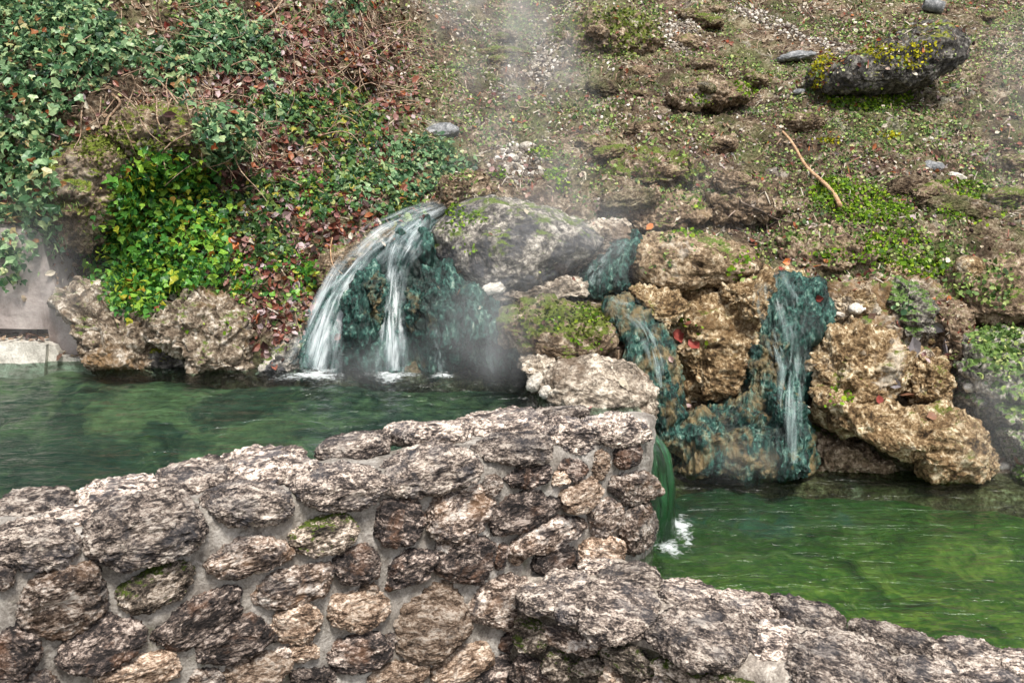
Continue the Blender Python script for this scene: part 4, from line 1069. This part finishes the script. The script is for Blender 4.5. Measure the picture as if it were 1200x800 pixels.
# moss cushions and small plants: each patch a thing
MOSS = [
 ('bright green moss cushion at the foot of the long stick', [blob(1010, 240, 55, 22, 8), blob(975, 222, 20, 14)], 2600, m_mosscush, .020, ROUND),
 ('green plant patch right of the long stick', [blob(1130, 235, 50, 24, 10)], 1400, m_mosscush, .022, ROUND),
 ('bright moss at the foot of the big dark boulder', [blob(1020, 116, 48, 14)], 1500, m_mosscush, .024, ROUND),
 ('yellow moss along the face of the big dark boulder', [blob(1065, 70, 24, 13, -20), blob(1040, 64, 20, 12), blob(1085, 56, 18, 9), blob(962, 84, 10, 24, 20)], 2400, m_mossyel, .022, ROUND),
 ('olive moss blanket on the mound at the top of the slope', [blob(712, 40, 56, 26)], 2400, m_mossolive, .030, ROUND),
 ('yellow moss streaks below the big dark boulder', [blob(945, 147, 20, 4), blob(1045, 160, 14, 4), blob(970, 166, 14, 3)], 360, m_mossyel, .020, ROUND),
 ('green sprigs at the right end of the long brown boulder', [blob(866, 310, 9, 14), blob(858, 322, 10, 8), blob(880, 300, 8, 6)], 260, m_mosscush, .022, ROUND),
 ('pale sprigs on the face of the long brown boulder', [blob(782, 305, 8, 12), blob(760, 315, 8, 7), blob(778, 280, 10, 4)], 180, m_cover, .020, ROUND),
 ('olive moss and sprigs over the mossy brown boulder', [blob(640, 375, 34, 20), blob(690, 378, 24, 20), blob(695, 400, 14, 8)], 1200, m_mossolive, .020, ROUND),
 ('bright sprigs along the right side of the mossy brown boulder', [blob(685, 372, 16, 10), blob(700, 402, 10, 6), blob(645, 380, 14, 8), blob(675, 400, 8, 6)], 420, m_mosscush, .020, ROUND),
 ('moss sprigs on the shoulder of the large grey boulder', [blob(540, 262, 16, 8, -20), blob(556, 258, 14, 8), blob(552, 292, 8, 6), blob(535, 250, 10, 8)], 520, m_mosscush, .018, ROUND),
 ('small bright plant on the tall tan boulder', [blob(985, 465, 16, 8), blob(1008, 450, 7, 10), blob(975, 470, 8, 6)], 230, m_mosscush, .022, ROUND),
 ('blue-green rosette plant on the upright grey rock', [blob(1060, 362, 12, 9)], 70, m_ivy_dark, .045, ROUND),
 ('yellow-green leafy plants covering the right edge boulder', [blob(1190, 430, 40, 36), blob(1170, 400, 30, 18), blob(1200, 470, 30, 26)], 2000, m_cover, .024, ROUND),
 ('green fringe of plants above the right cascade', [blob(985, 298, 40, 9), blob(1030, 300, 34, 12), blob(1080, 310, 30, 16), blob(1050, 280, 40, 10)], 1700, m_mosscush, .022, ROUND),
 ('low plants above the mossy rock face at the right', [blob(1150, 330, 40, 20), blob(1165, 350, 20, 12), blob(1110, 300, 30, 14)], 1100, m_cover, .026, ROUND),
 ('green tuft on the low mossy hummock', [blob(712, 196, 12, 14), blob(800, 205, 16, 16), blob(760, 200, 14, 8)], 700, m_mossolive, .022, ROUND),
 ('green moss on the overhanging left boulder', [blob(125, 180, 36, 24, 20), blob(160, 165, 40, 22), blob(105, 255, 14, 24)], 3000, m_mossolive, .016, ROUND),
 ('yellow moss along the lip of the mossy ledge', [blob(200, 175, 40, 12), blob(265, 160, 26, 12)], 1800, m_mossolive, .016, ROUND),
 ('ferny sprigs on the brown stained boulder', [blob(240, 378, 6, 6), blob(220, 386, 8, 6), blob(262, 386, 8, 5)], 110, m_mosscush, .024, ROUND),
 ('pale fern hanging below the overhanging left boulder', [blob(75, 240, 18, 16), blob(88, 225, 10, 10)], 260, m_cover, .034, NEEDLE),
 ('moss patch on the dark ledge in the middle of the slope', [blob(820, 118, 16, 8), blob(875, 102, 14, 10)], 500, m_mosscush, .022, ROUND),
 ('green tuft on the rubble above the large grey boulder', [blob(635, 180, 14, 6), blob(650, 205, 14, 7), blob(585, 205, 8, 5), blob(660, 218, 8, 8)], 420, m_mosscush, .024, ROUND),
 ('small sprig on the bank above the long brown boulder', [blob(805, 275, 18, 4), blob(815, 240, 10, 8)], 260, m_mosscush, .020, ROUND),
 ('green sprigs on the broad tan rock face', [blob(802, 378, 8, 7), blob(818, 386, 6, 5), blob(828, 405, 6, 4)], 140, m_mosscush, .022, ROUND),
]
for k, (lb, bl, cnt, m, sz, tm) in enumerate(MOSS):
    Pp, Nn = scatter(cnt, ssum(*bl), hill_only=False, seed=60 + k, nzmin=-.3)
    if len(Pp) == 0: continue
    c = Pp.mean(0)
    V_, F_ = leaves(Pp, Nn, tm, sz, .35, .6, (0, sz * 1.6), 0, 60 + k)
    nm = 'moss' if 'moss' in lb else 'plant'
    root = empty(nm, c, lb, nm)
    add('foliage', mk_mesh('foliage', V_ - c, F_, smooth=False), m, c, root)
# moss spot on a stone of the wall
h = wall_hit(bvU, 123, 741)

# ------------------------------------------------------------------ falling water
def stream(parent, pts, widths, mat, name='stream', lift=.035, n=70, m=15, fall=None):
    """a band of water lying on the rock along traced points, its last stretch falling free"""
    C, W = [], []
    for (px, py), w in zip(pts, widths):
        p, nn = hit(px, py)
        C.append(p - nrm(ray(px, py)) * lift + np.array([0, 0, .01])); W.append(w * np.linalg.norm(p - CAM) / F / 2)
    C = np.array(C)
    if fall:                                       # free fall to the water: no closer to the rock than the step above it
        for k in range(1, len(C)):
            if C[k, 1] > C[k - 1, 1] + .01 and C[k, 2] < C[k - 1, 2]:
                C[k] = at_y(*pts[k], C[k - 1, 1] - .015)
    C[-1] = at_z(*pts[-1], 0.0) if C[-1, 2] < .2 and parent.get('pool') == 'up' else C[-1]
    P_ = smooth_path(C, n); Wd = np.interp(np.linspace(0, 1, n), np.linspace(0, 1, len(W)), W)
    V_, U_ = [], []
    for i in range(n):
        t = nrm(P_[min(i + 1, n - 1)] - P_[max(i - 1, 0)])
        f = nrm(np.array([0, -1, .35]))
        s = nrm(np.cross(t, f)); f = nrm(np.cross(s, t))
        for j in range(m):
            u = j / (m - 1)
            V_.append(P_[i] + s * (2 * u - 1) * Wd[i] + f * (.03 * (1 - (2 * u - 1) ** 2)))
            U_.append((u, i / n * 3))
    V_ = np.array(V_)
    V_[:, 1] += .016 * fbm(V_ * np.array([22, 5, 5]), 3, s=len(pts))
    return add(name, mk_mesh(name, V_ - np.array(parent.location), grid_faces(n, m), uv=U_), mat, parent.location, parent)
wf = empty('waterfall', at_z(430, 432, 0), 'white waterfall splitting into two streams over the dark teal mound', 'waterfall')
stream(wf, [(522, 246), (488, 262), (452, 284), (420, 312), (397, 345), (379, 388), (366, 434)], [26, 46, 58, 50, 46, 52, 70], m_stream, fall=True)
stream(wf, [(500, 262), (474, 290), (464, 320), (461, 355), (460, 395), (459, 436)], [44, 44, 30, 30, 36, 42], m_stream, fall=True)
stream(wf, [(415, 322), (392, 355), (372, 390), (352, 434)], [16, 22, 26, 34], m_stream_thin, fall=True)
stream(wf, [(511, 385), (514, 408), (516, 436)], [12, 12, 16], m_stream_thin, fall=True)
stream(wf, [(572, 375), (574, 400), (576, 436)], [14, 12, 14], m_stream_thin, fall=True)
foam(368, 443, 0, .40, .34, wf); foam(459, 444, 0, .28, .30, wf); foam(518, 443, 0, .15, .18, wf)
wf2 = empty('waterfall', at_z(925, 545, -.6), 'thin film of water running down the teal cascade into the lower pool', 'waterfall')
stream(wf2, [(915, 322), (922, 350), (930, 390), (928, 430), (925, 470), (925, 545)], [50, 60, 44, 36, 34, 36], m_stream_thin)
stream(wf2, [(895, 335), (893, 365), (905, 400), (915, 440)], [22, 22, 20, 18], m_stream_thin)
wf3 = empty('waterfall', at_z(760, 520, -.4), 'thin trickle over the streaked rock beside the mossy boulder', 'waterfall')
stream(wf3, [(735, 285), (705, 315), (690, 335)], [20, 26, 24], m_stream_thin)
stream(wf3, [(715, 352), (745, 372), (765, 410), (772, 460)], [30, 34, 22, 18], m_stream_thin)
foam(925, 552, -.6, .26, .16, wf2)

# ------------------------------------------------------------------ sticks, twigs, single stones and single leaves
def stick(name, label, pts, r0, r1, mat, lift=.02, group=None):
    P_ = []
    for px, py in pts:
        p, n = hit(px, py)
        P_.append(p + n * lift)
    P_ = smooth_path(P_, 26)
    V_, F_ = tube_mesh(P_, np.linspace(r0, r1, 26), 8, wob=.12, seed=len(label))
    c = P_[0]
    return add(name, mk_mesh(name, V_ - c, F_), mat, c, label=label, cat='stick', group=group)
# the long stick is one straight branch propped on the slope
p0, n0 = hit(914, 170); p1, n1 = hit(982, 249)
P_ = np.linspace(p0 + np.array([0, -.06, .10]), p1 + np.array([0, -.05, .05]), 20)
P_ += .012 * np.stack([np.sin(np.arange(20) * .5), np.zeros(20), np.cos(np.arange(20) * .4)], -1)
V_, F_ = tube_mesh(P_, np.linspace(.010, .017, 20), 8, wob=.12)
add('stick', mk_mesh('stick', V_ - P_[-1], F_), m_stick, P_[-1], label='long pale brown stick leaning on the slope beside bright green moss', cat='stick')
stick('twig', 'thin dark twig bent over the bank above the right cascade', [(848, 222), (868, 236), (890, 248), (905, 255), (930, 262)], .008, .004, m_twig)
stick('twig', 'thin dark twig hanging down above the right cascade', [(893, 250), (897, 262), (898, 275)], .006, .003, m_twig)
stick('twig', 'short dark twig standing beside the stream head', [(446, 245), (450, 256), (456, 268)], .010, .006, m_twig)
stick('twig', 'curved grey twig across the red leaf bed', [(283, 352), (292, 346), (300, 338), (304, 328)], .009, .005, m_twig)
stick('twig', 'reddish twig arched beside the tan stream rock', [(388, 278), (387, 295), (392, 308), (400, 318)], .005, .003, m_stick)
stick('branch', 'long thin branch crossing the ivy at the top of the left bank', [(285, 35), (302, 28), (318, 18), (334, 2)], .013, .008, m_vine, .05)
stick('branch', 'dark branch beside the gully at the top left', [(412, 52), (440, 68), (462, 78), (475, 92), (486, 118)], .013, .006, m_twig, .03)
for k, pts in enumerate([[(132, 110), (138, 122), (130, 138), (126, 156)], [(98, 120), (97, 140), (98, 160), (88, 178)], [(185, 120), (188, 138), (192, 152)], [(212, 112), (220, 128), (222, 148)], [(236, 118), (240, 134), (242, 150)], [(250, 118), (253, 136), (256, 152)], [(118, 115), (119, 128), (118, 140)]]):
    stick('root', ['thick pale crooked root hanging on the mossy ledge', 'long thin root hanging over the overhanging boulder', 'thin straight root left of the root cluster', 'wavy pale root in the root cluster', 'thin brown root in the root cluster', 'rightmost root of the root cluster', 'short root beside the thick crooked root'][k], pts, .011 if k == 0 else .006, .008 if k == 0 else .003, m_vine, .035, 'roots hanging under the ivy')
# tangle of dead stems on the bank: uncountable
Vs, Fs = [], []
r = np.random.default_rng(77)
tang = ssum(blob(250, 70, 130, 70), blob(420, 70, 70, 70), blob(330, 160, 90, 60), blob(150, 90, 80, 50))
Pp, Nn = scatter(850, tang, False, seed=78)
o = 0
for k in range(len(Pp)):
    d = nrm(r.normal(0, 1, 3) * np.array([1, .6, .8]) + np.array([0, 0, -.5])); L = r.uniform(.10, .38)
    bow = r.normal(0, .05, 3)
    pts = [Pp[k] + Nn[k] * .03 + d * L * t + bow * math.sin(t * 3.14) for t in np.linspace(0, 1, 6)]
    V_, F_ = tube_mesh(pts, np.linspace(.0045, .0022, 6) * r.uniform(.6, 1.5), 4, seed=k)
    Vs.append(V_); Fs.append(F_ + o); o += len(V_)
add('dead_stems', mk_mesh('dead_stems', np.concatenate(Vs), np.concatenate(Fs)), m_vine, kind='stuff')

def pebble(name, label, px, py, w, h, mat, group=None, sub=5, rot=0):
    p, n = hit(px, py)
    d = np.linalg.norm(p - CAM) / F
    S, Fc = ico(sub)
    sd = int(px * 7 + py)
    V_ = S * np.array([w * d / 2, max(w, h) * d * .45, h * d / 2])
    N_s = vnormals(V_, Fc)
    s = (w + h) * d / 4
    V_ = V_ + N_s * (.22 * s * fbm(S * 1.7 + sd, 3, s=sd) + .05 * s * ridged(S * 6 + sd, 2, s=sd))[:, None]
    a = math.radians(rot)
    fr = np.array([[math.cos(a), 0, math.sin(a)], [0, 1, 0], [-math.sin(a), 0, math.cos(a)]])
    return add(name, mk_mesh(name, V_, Fc), mat, p + np.array([0, .02, h * d * .12]), frame=fr, label=label, cat='stone', group=group)
for a in [
 ('flat blue-grey slate lying on the ivy slope', 514, 158, 46, 20, m_slate, -6), ('flat pale slab left of the big dark boulder', 934, 68, 40, 10, m_slate, -8),
 ('small dark stone below the left end of the big dark boulder', 938, 109, 14, 7, m_slate, 0), ('grey stone on the slope right of the long stick', 1095, 199, 26, 14, m_slate, 10),
 ('white elongated stone next to the grey stone', 1123, 209, 22, 9, m_pale, 12), ('pale round pebble beside the right edge boulder', 1138, 456, 13, 11, m_pale, 0),
 ('white flat stone wedged above the tall tan boulder', 1005, 364, 20, 12, m_pale, -6), ('smaller white stone left of the wedged white stone', 985, 370, 14, 8, m_pale, 4),
 ('pale rock shard standing against the pale streaked boulder', 627, 451, 18, 26, m_pale, 30), ('second pale shard lower against the pale streaked boulder', 640, 462, 14, 16, m_pale, 30),
 ('bright white crust stone at the foot of the large grey boulder', 578, 340, 34, 16, m_pale, -14), ('brown stone in the leaves right of the tall tan boulder', 1090, 402, 14, 9, m_tan, 0),
 ('small grey stone beside the stream head', 470, 257, 12, 9, m_slate, 0), ('white stone in the rubble above the dark ledge', 600, 186, 16, 9, m_pale, 5), ('pale stone at the top of the rubble run', 618, 172, 18, 9, m_pale, -5),
 ('pale stone at the foot of the rubble run', 606, 206, 14, 10, m_pale, 0), ('large tan lump above the right edge rock face', 1138, 318, 34, 26, m_tan, 8), ('pale stone at the right pool edge', 1178, 548, 14, 8, m_pale, 0)]:
    pebble('stone', a[0], a[1], a[2], a[3], a[4], a[5], rot=a[6])
# the grey-green pipe end at the top right
p, n = hit(1090, 12)
d = np.linalg.norm(p - CAM) / F
t0 = p + np.array([-10 * d, -.08, .5 * 6 * d + .03]); t1 = p + np.array([9 * d, -.12, -2 * d + .03])
ax = nrm(t1 - t0)
V_, F_ = tube_mesh([t0, t0 + ax * .01, t0 * .5 + t1 * .5, t1 - ax * .01, t1], [5.2 * d, 6 * d, 6.4 * d, 6.4 * d, 5.8 * d], 20)
add('pipe_end', mk_mesh('pipe_end', V_ - p, F_), m_slate, p, label='short grey-green pipe end lying above the big dark boulder', cat='pipe')

def dead_leaf(label, px, py, size, col, seed, group):
    p, n = hit(px, py)
    if p is None: return
    V_, F_ = leaves(p[None], n[None], DEAD, size, .05, .35, (.012, .02), 0, seed)
    t = LEAFM.get(col)
    return add('fallen_leaf', mk_mesh('fallen_leaf', V_ - p, F_, smooth=False), t, p, label=label, cat='leaf', group=group)
def plain_leaf(name, c):
    t = NT(name)
    n = t.noise(t.pos(), 50, 4, .6)
    return t.fin(t.mix(n, tuple(x * .55 for x in c), tuple(min(1, x * 1.4) for x in c)), .5, None, .4)
LEAFM = {'orange': plain_leaf('leaf_orange', (.55, .17, .05)), 'red': plain_leaf('leaf_red', (.22, .04, .03)), 'grey': plain_leaf('leaf_grey', (.20, .18, .19)), 'brown': plain_leaf('leaf_brown', (.20, .10, .06))}
for k, (lb, px, py, s, c) in enumerate([
 ('orange leaf on the rock behind the teal cleft', 762, 266, .06, 'orange'), ('orange star-shaped leaf at the top of the right cascade', 922, 308, .075, 'orange'), ('dark red leaf at the head of the right cascade', 915, 318, .08, 'red'),
 ('red leaf on the top of the long tan boulder', 1030, 470, .07, 'red'), ('dark brown leaf in the hollow of the tan boulders', 1062, 458, .11, 'brown'), ('grey leaf in the hollow of the tan boulders', 1050, 452, .10, 'grey'),
 ('grey leaf right of the small tan boulder', 1112, 408, .10, 'grey'), ('dark grey leaf curled against the small tan boulder', 1068, 410, .11, 'grey'), ('pale grey leaf below the upright grey rock', 1098, 380, .10, 'grey'),
 ('maroon leaf in the niche of the broad tan face', 795, 393, .12, 'red'), ('maroon leaf lower in the niche of the broad tan face', 812, 402, .10, 'red'), ('brown leaf fallen on the low tan boulder', 1090, 490, .07, 'brown'),
 ('red leaf at the edge of the right cascade', 962, 350, .08, 'red'), ('dark red leaf among the ivy above the mossy ledge', 196, 30, .09, 'red'), ('tan leaf at the corner of the ivy bush', 270, 285, .11, 'orange'), ('brown leaf on the water edge at the right', 1190, 540, .08, 'brown')]):
    dead_leaf(lb, px, py, s, c, 400 + k, 'single fallen leaves')

protos = []
rr = np.random.default_rng(31)
BUR = [(x_, y_) for x_, y_ in zip(rr.uniform(560, 1190, 70), rr.uniform(10, 250, 70))]
nb = 0
for k, (x_, y_) in enumerate(BUR):
    if (x_ < 690 and y_ > 150) or (880 < x_ < 1020 and y_ > 150) or (900 < x_ < 1150 and y_ < 135): continue
    p, n = hit(x_, y_)
    if p is None or p[2] < .4: continue
    if nb < 5:
        S, Fc = ico(6)
        V_ = S * np.array([1.0, .8, .6])
        N_s = vnormals(V_, Fc)
        V_ = V_ + N_s * (.22 * fbm(S * 1.5 + nb * 9, 3, s=nb) + .13 * billow(S * 3.5 + nb, 4, s=nb + 3) + .05 * ridged(S * 14 + nb, 3, s=nb + 7))[:, None]
        protos.append(mk_mesh('half_buried_rock', V_, Fc))
        protos[-1].materials.append([m_earth, m_brown, m_brown, m_mossy, m_mossy][nb])
    o = bpy.data.objects.new('half_buried_rock', protos[nb % 5])
    COL.objects.link(o)
    sz = rr.uniform(.07, .20)
    o.scale = (sz * rr.uniform(.9, 1.7), sz, sz * rr.uniform(.7, 1.1))
    o.rotation_euler = (rr.uniform(-.2, .2), rr.uniform(-.25, .25), rr.uniform(0, 6.28))
    o.location = p - n * sz * .15
    tag(o, 'small rough rock half buried in the littered slope', 'rock', 'half-buried rocks on the slope')
    nb += 1

# ------------------------------------------------------------------ steam: soft clouds of real vapour over the hot water
def steam(px, py, Y, rx, ry, rz, dens, seed, **kw):
    S, Fc = ico(4)
    o = add('steam', mk_mesh('steam', S, Fc), steam_mat('steam_%d' % seed, dens, **kw), at_y(px, py, Y), kind='stuff')
    o.scale = (rx, ry, rz)
    return o
steam(592, 385, 5.70, .62, .34, .50, 2.0, 1)
steam(640, 275, 6.0, .95, .45, .6, 1.2, 2)
steam(610, 175, 7.6, .9, .8, .9, 1.0, 3)
steam(600, 70, 9.3, 1.1, .8, 1.4, 1.15, 4)
steam(585, -40, 10.5, 1.4, .8, 1.4, 1.1, 5)
steam(470, 425, 5.55, 1.1, .45, .22, .8, 10)
steam(760, 240, 6.4, 1.0, .5, .5, .7, 11)
steam(25, 325, 6.05, .7, .35, .7, .9, 6)
steam(1210, 150, 7.6, .9, .9, 1.3, .4, 7)
steam(830, 535, 5.5, .8, .3, .22, .7, 8)
steam(1190, 490, 5.4, .5, .35, .5, .9, 9)
